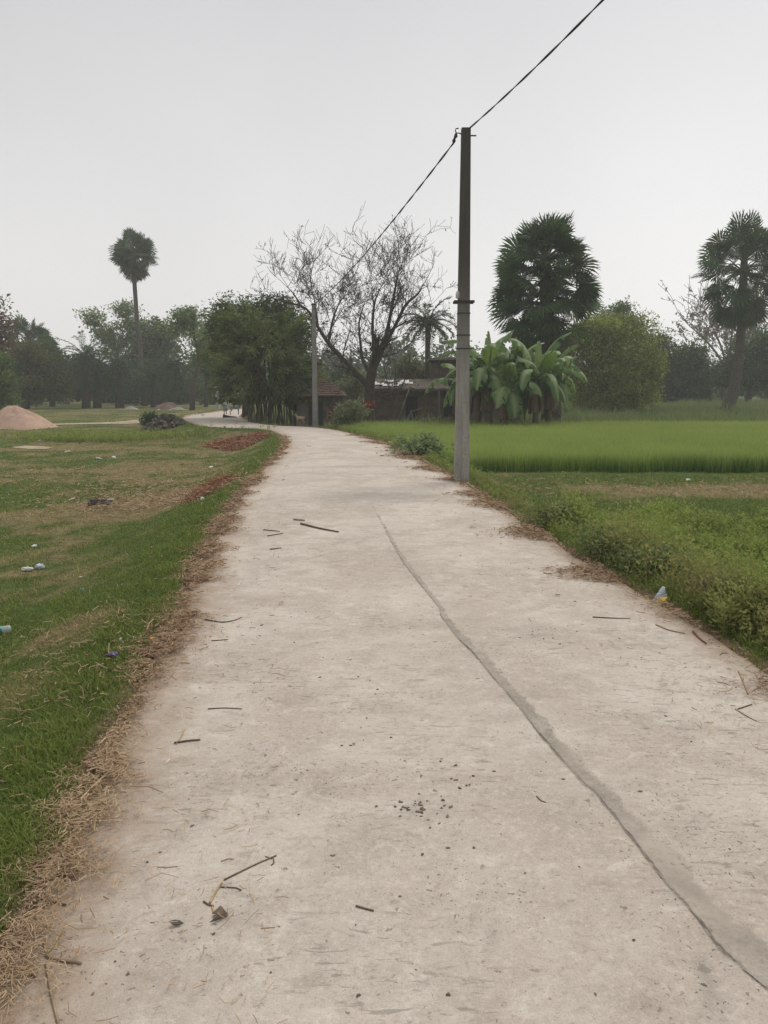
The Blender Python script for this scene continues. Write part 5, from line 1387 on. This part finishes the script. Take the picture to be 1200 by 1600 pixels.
# ------------------------------------------------------------------ heaps
def mound(name, label, c, rx, ry, h, m, cat, seed, rough=.12, sharp=1.0, straws=0, sattr=(.2, 1), bits=None):
    V, F = [], []; nr, nk = 26, 64
    for i_ in range(nr + 1):
        f_ = i_ / nr
        for j in range(nk):
            a_ = 2 * math.pi * j / nk; k_ = 1 + .16 * math.sin(2 * a_ + seed) + .10 * math.sin(5 * a_ + seed * 2)
            x_, y_ = c.x + rx * f_ * k_ * math.cos(a_), c.y + ry * f_ * k_ * math.sin(a_)
            zz = h * (1 - f_ ** (1.5 * sharp)) ** 1.25 * (1 + rough * 2 * (fbm(np.array([x_]), np.array([y_]), rx * .5, seed)[0] - .5)) + rough * .25 * h * (vnoise(np.array([x_]), np.array([y_]), rx * .08, seed + 1)[0] - .3) * (1 - f_)
            V.append((x_, y_, hz(x_, y_) + zz - .03 * f_ ** 4 + .01))
    for i_ in range(nr):
        F += [(i_ * nk + j, i_ * nk + (j + 1) % nk, (i_ + 1) * nk + (j + 1) % nk, (i_ + 1) * nk + j) for j in range(nk)]
    root = empty(name, c, label, cat)
    o = raw('mound', V, F, m, root, smooth=True)
    if straws:
        rng = np.random.default_rng(seed); VV = np.array(V); k = rng.integers(0, len(VV), straws); k = k[rng.random(straws) < (.15 + (k // nk) / nr)]
        P = VV[k] + rng.normal(0, .03, (len(k), 3)); P[:, 2] = np.maximum(P[:, 2], VV[k][:, 2] + .0)
        d_ = math.hypot(c.x, c.y)
        V2, F2 = straw(P[:, 0], P[:, 1], P[:, 2], (.05 + .14 * rng.random(len(k))), np.full(len(k), .0005 * d_), rng, .22)
        tag(raw('straw', V2, F2, bits or M_STRAW, root, {'var': np.repeat(sattr[0] + (sattr[1] - sattr[0]) * rng.random(len(k)), 6)}), kind='stuff')
    return root
m, nt = mat('red_sand'); n = N(nt); co = n('TexCoord').outputs['Object']
a = n.noise(1.6, 5, .65, co); b_ = n.noise(18, 4, .7, co); c_ = n.mix(n.remap(a, .3, .7), (.30, .20, .145), (.42, .295, .22)); c_ = n.mix(n.math('MULTIPLY', n.remap(b_, .55, .7), .5), c_, (.22, .14, .10))
n.out(n.bsdf(c_, .95, n.math('ADD', a, b_), .04, .1))
p = ground(-2, 671); p.y += 2.2
mound('sand_heap', 'heap of pinkish brown sand on the grass at the frame edge', p, 2.25, 2.2, 1.22, m, 'sand heap', 3, .26, 1.0)
M_RSTRAW = leafmat('red_straw', (.12, .055, .032), (.36, .19, .115), None, .05, .9)
M_RHEAP = simple('rotting_straw', (.17, .085, .055), .95, .5, 5, .06)
p = ground(372, 694)
mound('straw_heap', 'low reddish brown heap of rotting straw on the grass inside the road bend', p, 1.40, 2.6, .20, M_RHEAP, 'straw heap', 4, .45, .9, 22000, (0, 1), M_RSTRAW)
p = ground(333, 762)
mound('straw_heap', 'smaller drift of reddish straw on the grass bank nearer the viewer', p, .38, 1.5, .06, M_RHEAP, 'straw heap', 5, .5, .9, 5000, (0, .9), M_RSTRAW)
p = ground(256, 671); M_RUB = simple('dark_rubble', (.065, .05, .04), .95, .5, 6, .06)
RM = mound('rubble_mound', 'dark mound of broken earth and rubble at the corner of the far road', p, 1.05, 1.0, .85, M_RUB, 'rubble', 6, .5, .8)
rnd = random.Random(31); b = MB()
for k in range(110):
    a_, rr_ = rnd.uniform(0, 6.28), rnd.random() ** .5; q = p + Vector((math.cos(a_) * 1.15 * rr_, math.sin(a_) * 1.0 * rr_, 0)); q.z = hz(q.x, q.y) + .80 * (1 - rr_ ** 1.3) + .02
    b.box(q, [rnd.uniform(.08, .22) for _ in range(3)], rot=Matrix.Rotation(rnd.uniform(0, 3), 3, Vector((rnd.random(), rnd.random(), rnd.random())).normalized()))
tag(b.build('rubble', simple('grey_rubble', (.10, .09, .07), .95, .6, 2, .03), RM), kind='stuff')
p = stand(262, 80)
mound('earth_heap', 'brown earth heap under the far trees beyond the rubble mound', p, 1.5, 1.3, .75, simple('brown_earth', (.13, .09, .07), .95, .3, 2, .04), 'earth heap', 7, .3)
for px, sd, lab in ((278, 8, 'pale lump of broken plaster under the far trees right of the earth heap'), (205, 9, 'low pale slab lying under the palm row')):
    p = stand(px, 78); mound('plaster_lump', lab, p, .8, .6, .3, simple('broken_plaster', (.26, .24, .2), .9, .25, 3), 'rubble', sd, .4)

# ------------------------------------------------------------------ litter in the grass
def crumple(name, label, px, py, size, m, cat, seed, asp=(1, .6, .35), lift=.3, kind_=None, yaw=None):
    rnd = random.Random(seed); bm = bmesh.new(); bmesh.ops.create_icosphere(bm, subdivisions=3, radius=.5)
    off = [Vector((rnd.gauss(0, 1), rnd.gauss(0, 1), rnd.gauss(0, 1))).normalized() for _ in range(14)]
    for v in bm.verts:
        c_ = v.co.normalized(); k = 1 + .22 * math.sin(6 * c_.x + seed) * math.cos(5 * c_.y) - .25 * max(0, max(c_.dot(o_) for o_ in off[:7]) - .75) * 3 + rnd.uniform(-.06, .06)
        v.co = Vector((c_.x * asp[0], c_.y * asp[1], c_.z * asp[2])) * .5 * k * size
    me = bpy.data.meshes.new(name); bm.to_mesh(me); bm.free(); me.materials.append(m)
    o = bpy.data.objects.new(name, me); COL.objects.link(o)
    p = ground(px, py); dl_, dr_, in_ = road_info(np.array([p.x]), np.array([p.y]))
    o.location = (p.x, p.y, (slab_z(p.x, p.y) if in_[0] > .5 else p.z) + size * asp[2] * lift); o.rotation_euler = (rnd.uniform(-.3, .3), rnd.uniform(-.3, .3), yaw if yaw is not None else rnd.uniform(0, 6))
    return tag(o, label, cat)
def plastic(name, c, tr=.3, rough=.35):
    m, nt = mat(name); n = N(nt); co = n('TexCoord').outputs['Object']; a = n.noise(14, 4, .6, co)
    p = n('BsdfPrincipled'); n.val(p.inputs['Base Color'], n.mix(n.remap(a, .35, .65), tuple(q * .8 for q in c), c)); p.inputs['Roughness'].default_value = rough
    t = n('BsdfTranslucent'); t.inputs['Color'].default_value = c + (1,); x = n('MixShader'); x.inputs[0].default_value = tr
    bn = n('Bump'); bn.inputs['Strength'].default_value = .5; bn.inputs['Distance'].default_value = .01; n.link(a, bn.inputs['Height']); n.link(bn.outputs[0], p.inputs['Normal'])
    n.link(p.outputs[0], x.inputs[1]); n.link(t.outputs[0], x.inputs[2]); n.out(x.outputs[0]); return m
P_WHITE = plastic('white_plastic', (.72, .72, .68)); P_BLUE = plastic('pale_blue_plastic', (.56, .62, .66)); P_YEL = plastic('yellow_plastic', (.70, .42, .04)); P_PUR = plastic('purple_foil', (.07, .05, .14), .1); P_BLK = simple('black_plastic', (.016, .015, .016), .8, .2, 8, .002, .1); P_TEAL = plastic('teal_plastic', (.10, .30, .33), .1)
crumple('plastic_wrapper', 'larger bent white plastic wrapper in the left meadow', 43, 892, .17, P_WHITE, 'wrapper', 1, (1, .5, .35), .45)
crumple('plastic_cup', 'crumpled bluish white cup beside the bent white wrapper', 62, 889, .12, P_BLUE, 'cup', 2, (1, .7, .6), .45)
crumple('paper_scrap', 'small white paper scrap above the white wrapper pair', 54, 855, .09, P_WHITE, 'paper scrap', 3, (1, .8, .4), .5)
crumple('paper_scrap', 'pale paper scrap lying left of the yellow wrapper', 189, 1002, .055, P_WHITE, 'paper scrap', 4, (1, .5, .35), .6)
crumple('plastic_wrapper', 'small bright yellow wrapper lying near the road edge grass', 235, 1001, .075, P_YEL, 'wrapper', 5, (1, .55, .3), .7)
crumple('foil_wrapper', 'crumpled dark purple foil wrapper in dry grass', 177, 1029, .085, P_PUR, 'wrapper', 6, (1, .8, .5), .6)
crumple('plastic_wrapper', 'tiny yellow scrap touching the purple wrapper', 169, 1033, .04, P_YEL, 'wrapper', 7, (1, .5, .4), .8)
crumple('paper_scrap', 'thin white scrap in the grass below the dark tray', 126, 903, .06, P_WHITE, 'paper scrap', 8, (1, .4, .3), .6)
crumple('plastic_scrap', 'tiny teal plastic scrap in the green strip of the meadow', 128, 922, .05, P_TEAL, 'plastic scrap', 9, (1, .6, .4), .6)
crumple('paper_scrap', 'white scrap left of the black tray in the straw', 113, 781, .14, P_WHITE, 'paper scrap', 10, (1, .5, .25), .6)
crumple('paper_scrap', 'white scrap on the green bank beyond the spread straw', 316, 782, .12, P_WHITE, 'paper scrap', 11, (.8, .6, .4), .6)
crumple('paper_scrap', 'long white scrap near the straw heap', 330, 731, .22, P_WHITE, 'paper scrap', 12, (1.2, .4, .2), .6)
for k, (px, py) in enumerate([(105, 707), (155, 718), (178, 716), (248, 641), (266, 642), (317, 651), (200, 684), (60, 690)]):
    o = crumple('paper_scrap', 'tiny white scrap scattered over the far meadow', px, py, .20 if py > 660 else .35, P_WHITE, 'paper scrap', 20 + k, (1, .6, .3), .6); o['group'] = 'tiny white scraps far off in the meadow'
crumple('paper_scrap', 'white scrap on the mown strip before the wheat', 1075, 752, .15, P_WHITE, 'paper scrap', 40, (1, .6, .4), .6)
crumple('plastic_bag', 'white plastic lump on the far road edge in front of the bamboo', 432, 666, .22, P_WHITE, 'plastic bag', 41, (1, .7, .5), .5)
crumple('paper_scrap', 'tiny white scrap on the concrete near the straw on the left', 263, 1208, .035, P_WHITE, 'paper scrap', 42, (1, .45, .2), .4, yaw=1.2)
crumple('paper_scrap', 'flat white flake on the concrete beyond the curled dry stem', 376, 992, .05, P_WHITE, 'paper scrap', 43, (1, .4, .12), .4, yaw=.1)
# pale blue plastic bag standing against the weeds, with a yellow foot
p = ground(1030, 938)
V, F, rnd = [], [], random.Random(3)
for i_ in range(9):
    f_ = i_ / 8; wv = (.052 * (1 - f_ ** 1.4) + .006) * rnd.uniform(.85, 1.15)
    for j in range(14):
        a_ = 2 * math.pi * j / 14; r_ = 1 + .18 * math.sin(3 * a_ + i_) + rnd.uniform(-.08, .08); V.append((p.x + .035 * f_ + wv * r_ * math.cos(a_), p.y + .05 * (1 - .4 * f_) * r_ * math.sin(a_), p.z - .01 + .13 * f_))
for i_ in range(8): F += [(i_ * 14 + j, i_ * 14 + (j + 1) % 14, (i_ + 1) * 14 + (j + 1) % 14, (i_ + 1) * 14 + j) for j in range(14)]
F.append(tuple(8 * 14 + j for j in range(14)))
PB = empty('plastic_bag', p, 'pale blue crumpled plastic bag standing against the weeds at the road edge', 'plastic bag')
raw('bag', V, F, P_BLUE, PB)
MB().add([(v[0] * 1, v[1] - .004, v[2]) for v in [(p.x - .05, p.y - .075, p.z), (p.x + .04, p.y - .08, p.z), (p.x + .05, p.y - .06, p.z + .05), (p.x - .03, p.y - .06, p.z + .045), (p.x, p.y - .10, p.z + .02)]], [(0, 1, 4), (1, 2, 4), (2, 3, 4), (3, 0, 4)]).build('yellow_print', P_YEL, PB)
# black tray
p = ground(157, 789); b = MB(); TR = empty('plastic_tray', p, 'flat black plastic tray lying tilted on straw in the left meadow', 'tray')
b.box(p + Vector((0, 0, .05)), (.40, .26, .05), .15, (.44, .30), Matrix.Rotation(.15, 3, 'Z') @ Matrix.Rotation(.12, 3, 'X')); bevel(b.build('tray', P_BLK, TR), .012)
MB().box(p + Vector((.16, .12, .09)), (.12, .06, .02), .3).build('label_strip', P_WHITE, TR)
# green bottle
p = ground(4, 990); p.z += .035; ax = Vector((.93, .36, .05)).normalized(); BT_ = empty('plastic_bottle', p, 'clear plastic bottle with a teal wrapper lying at the frame edge in the grass', 'bottle')
M_CLR = plastic('cloudy_plastic', (.55, .60, .58), .5, .2)
MB().tube([p + ax * t for t in (-.14, -.12, -.02, .0, .02, .055, .07, .075)], [.012, .03, .036, .035, .036, .036, .03, .012], 14).build('body', M_CLR, BT_, smooth=True)
MB().tube([p + ax * t for t in (-.09, -.089, -.001, .0)], [.036, .038, .038, .036], 14).build('wrapper', plastic('teal_label', (.02, .22, .17), .1), BT_, smooth=True)
MB().tube([p + ax * t for t in (-.165, -.14)], [.014, .014], 10).build('cap', P_WHITE, BT_)

# ------------------------------------------------------------------ sticks, dry stems, stones on the road
M_TWIG = simple('dry_twig', (.115, .085, .062), .9, .4, 40, .002); M_STALK = simple('yellow_stalk', (.34, .25, .12), .8, .3, 30, .002); M_TAN = simple('tan_stem', (.27, .20, .13), .85, .3, 30, .002)
def on_road(px, py, up=.004):
    p = flat(px, py); return Vector((p.x, p.y, slab_z(p.x, p.y) + up))
def rstick(label, px, r0, r1, m, name='dry_stick', group=None, up=-.001):
    return stick(name, label, [on_road(a_, b_, up + r0) for a_, b_ in px], r0, r1, m, 'stick', group, 6)
rstick('straight dark stick lying alone across the far middle of the road', [(470, 820), (500, 828), (529, 834)], .014, .010, M_TWIG)
rstick('short tan stick just above the straight dark stick', [(459, 813), (476, 815)], .014, .01, M_TAN)
rstick('dark stick scrap left of the straight dark stick', [(412, 828), (437, 831)], .008, .005, M_TWIG)
rstick('second dark stick scrap left of the straight dark stick, lower down', [(418, 838), (442, 834)], .007, .005, M_TWIG)
rstick('dark twig scrap below the other scraps beside the straw edge', [(422, 859), (440, 857)], .008, .005, M_TWIG)
rstick('curved dark stem reaching from the straw onto the concrete', [(318, 966), (345, 971), (365, 969), (378, 964)], .006, .003, M_TWIG)
rstick('thin dark stem beside the straw below the curved one', [(330, 1000), (350, 999), (357, 998)], .004, .002, M_TWIG)
rstick('thin dark twig with side shoots left of road centre', [(325, 1107), (350, 1106), (378, 1108)], .004, .0025, M_TWIG)
rstick('brown stem end sticking out of the straw toward the concrete', [(272, 1160), (295, 1157), (313, 1156)], .006, .004, M_TWIG)
rstick('pale straw stalk at the straw edge pointing away', [(288, 1138), (283, 1150), (275, 1162)], .004, .003, M_STALK)
rstick('long curved tan stem at the lower corner of the straw', [(70, 1470), (74, 1490), (100, 1498), (127, 1503)], .006, .004, M_TAN)
rstick('tall pale stem rising from the bent tan one', [(70, 1488), (82, 1475), (98, 1450)], .005, .004, M_STALK)
rstick('long thin stem lying along the straw at the bottom edge', [(72, 1500), (80, 1550), (92, 1600)], .005, .004, M_TAN)
rstick('dark curled stem scrap in the straw above the bent tan stem', [(62, 1415), (85, 1405), (103, 1411)], .005, .003, M_TWIG)
rstick('thick tan straw stalk in the bottom corner', [(35, 1492), (45, 1508), (55, 1522)], .007, .006, M_TAN)
rstick('pale bent stem on the concrete by the right verge', [(1154, 1046), (1160, 1060), (1169, 1083)], .005, .004, M_STALK)
rstick('brown forked stem on the concrete below the pale bent one', [(1149, 1107), (1165, 1117), (1182, 1126)], .004, .003, M_TAN)
rstick('short brown stem crossing above the forked one', [(1153, 1107), (1175, 1099)], .004, .003, M_TWIG)
rstick('curved rust brown stem hanging out of the weeds onto the road', [(1083, 985), (1092, 995), (1104, 1004)], .009, .005, simple('rust_stem', (.18, .085, .045), .85, .3, 30))
rstick('straight brown stem lying in the straw beside the plastic bag', [(1025, 975), (1045, 983), (1070, 988)], .006, .004, M_TAN)
rstick('thin dark stem lying across the right half of the road', [(926, 965), (955, 966), (985, 966)], .006, .003, M_TWIG)
rstick('dark short stick below the stone cluster', [(556, 1420), (570, 1424), (584, 1428)], .004, .003, M_TWIG)
rstick('tiny dark twig right of the stone cluster', [(838, 1249), (845, 1256), (853, 1259)], .003, .002, M_TWIG)
# the broken stem with its yellow piece
BS = [on_road(*q, .010) for q in ((350, 1376), (375, 1364), (405, 1350), (432, 1339))]
TW = empty('broken_stem', BS[0], 'broken brown plant stem with a yellow middle piece and dry leaves on the near road', 'stem')
def sub(name, px, r0, r1, m, up=.002):
    P = [Vector(q) for q in catmull([tuple(on_road(*q, up)) for q in px], 4)]; return MB().tube(P, [r0 + (r1 - r0) * k / (len(P) - 1) for k in range(len(P))], 6).build(name, m, TW, smooth=True)
sub('stem', [(350, 1376), (375, 1364), (405, 1350), (432, 1339)], .0042, .0032, M_TWIG)
sub('yellow_stem', [(347, 1380), (336, 1397), (328, 1412)], .004, .005, M_STALK)
sub('yellow_stem', [(332, 1418), (334, 1428)], .004, .004, M_STALK)
sub('shoot', [(345, 1387), (360, 1388), (370, 1389), (377, 1393)], .003, .002, M_TWIG)
sub('shoot', [(318, 1409), (325, 1414), (334, 1417)], .004, .003, M_TWIG)
sub('shoot', [(427, 1342), (428, 1350), (424, 1354)], .002, .003, M_TWIG); sub('shoot', [(415, 1340), (425, 1344)], .002, .002, M_TWIG)
for px in ([(333, 1430), (345, 1424), (357, 1433), (341, 1437)], [(328, 1445), (342, 1437), (357, 1435), (340, 1441)]):
    P = [on_road(*q, .010 + .012 * (k % 2)) for k, q in enumerate(px)]; P2 = [q - Vector((0, 0, .003)) for q in P]
    MB().add(P + P2, [(0, 1, 2), (0, 2, 3), (6, 5, 4), (7, 6, 4), (0, 4, 5, 1), (1, 5, 6, 2), (2, 6, 7, 3), (3, 7, 4, 0)]).build('dry_leaf', simple('grey_dry_leaf', (.16, .12, .085), .9, .3, 30), TW)
p = on_road(276, 1445, .006); b = MB()
P = [p + Vector((math.cos(a_) * rx_, math.sin(a_) * ry_, zz_)) for a_, rx_, ry_, zz_ in ((3.3, .026, .014, .012), (4.2, .014, .012, .004), (5.4, .016, .010, .002), (6.1, .026, .016, .006), (.8, .014, .010, .008), (2.2, .012, .010, .010))]
b.add(P + [q - Vector((0, 0, .003)) for q in P], [(0, 1, 2, 3, 4, 5), (11, 10, 9, 8, 7, 6)] + [(k, k + 6, (k + 1) % 6 + 6, (k + 1) % 6) for k in range(6)])
tag(b.build('fallen_leaf', simple('curled_leaf', (.10, .085, .06), .8, .3, 30), None, loc=p), 'small curled dark leaf on the near road left of the broken stem', 'leaf')
# stones: a few shapes, copied
protos = []
for k in range(6):
    rnd = random.Random(k); bm = bmesh.new(); bmesh.ops.create_icosphere(bm, subdivisions=2, radius=.5); ex = rnd.uniform(1., 1.7)
    for v in bm.verts: v.co = Vector((v.co.x * ex, v.co.y, v.co.z * .55)) * (1 + .4 * math.sin(7 * v.co.x + k) * math.cos(6 * v.co.y + k * 2) + rnd.uniform(-.16, .16))
    me = bpy.data.meshes.new('pebble'); bm.to_mesh(me); bm.free(); me.materials.append(simple('dark_stone', (.11, .092, .074), .9, .5, 60, .002) if k % 2 else simple('brown_stone', (.18, .14, .105), .9, .4, 60, .002)); protos.append(me)
def pebble(x_, y_, s_, label, group, k):
    o = bpy.data.objects.new('pebble', protos[k % 6]); COL.objects.link(o); o.location = (x_, y_, slab_z(x_, y_) + s_ * .18); o.scale = (s_, s_ * .85, s_ * .8); o.rotation_euler = (0, 0, k * 1.7); tag(o, label, 'pebble', group)
rnd = random.Random(77); k = 0
PX = [(772, 1210), (853, 1195), (690, 1190), (688, 1194), (545, 1090), (587, 1087), (455, 965), (478, 957), (515, 957), (573, 1125), (564, 1140), (548, 1168), (626, 1190), (611, 1156), (568, 1160), (534, 1168), (480, 1206), (588, 1264), (467, 1275), (423, 1522),
      (436, 1450), (334, 1460), (625, 1405), (556, 1449), (397, 1068), (412, 1075), (452, 1073), (505, 1029), (520, 1032), (430, 985), (600, 1035), (460, 1005), (500, 1060), (560, 1060), (578, 1066), (590, 1080), (655, 950), (640, 985), (620, 945), (1008, 1320), (1140, 1330), (1055, 1410), (1215, 1490), (990, 1475), (1100, 1545),
      (845, 1210), (880, 1222), (900, 1290), (700, 1330), (660, 1340), (520, 1340), (740, 1330), (820, 1370), (905, 1360), (250, 1330), (230, 1345), (300, 1290), (180, 1500), (200, 1520), (240, 1540), (145, 1550), (850, 1440), (930, 1560), (700, 1560), (650, 1520), (560, 1560), (1040, 1120), (1080, 1160), (960, 1080), (1070, 1035), (1110, 1040), (990, 1150), (940, 1010), (1130, 1200), (1000, 1240),
      (605, 775), (612, 790), (640, 830), (545, 900), (470, 905), (430, 890), (435, 870), (455, 880), (480, 890), (450, 895), (470, 915), (500, 870), (560, 860), (585, 880), (700, 850), (720, 870), (790, 900), (830, 880), (760, 830), (690, 800)]
for px, py in PX:
    d_ = flat(px, py); pebble(d_.x, d_.y, rnd.uniform(.005, .012) * (1 + .03 * d_.y), 'small dark pebble lying on the pale concrete road', 'pebbles scattered on the road', k); k += 1
for (cx, cy, sx_, sy_, cnt) in ((655, 1266, 25, 12, 26), (700, 1225, 30, 14, 10), (860, 992, 45, 12, 18), (690, 1270, 14, 12, 8)):
    for _ in range(cnt):
        d_ = flat(cx + rnd.gauss(0, sx_), cy + rnd.gauss(0, sy_)); pebble(d_.x, d_.y, rnd.uniform(.005, .015), 'small stone in a loose cluster of stones on the worn road middle' if cy > 1100 else 'small stone of the worn patch on the right half of the road', 'loose stones mid road' if cy > 1100 else 'stones of the worn road patch', k); k += 1
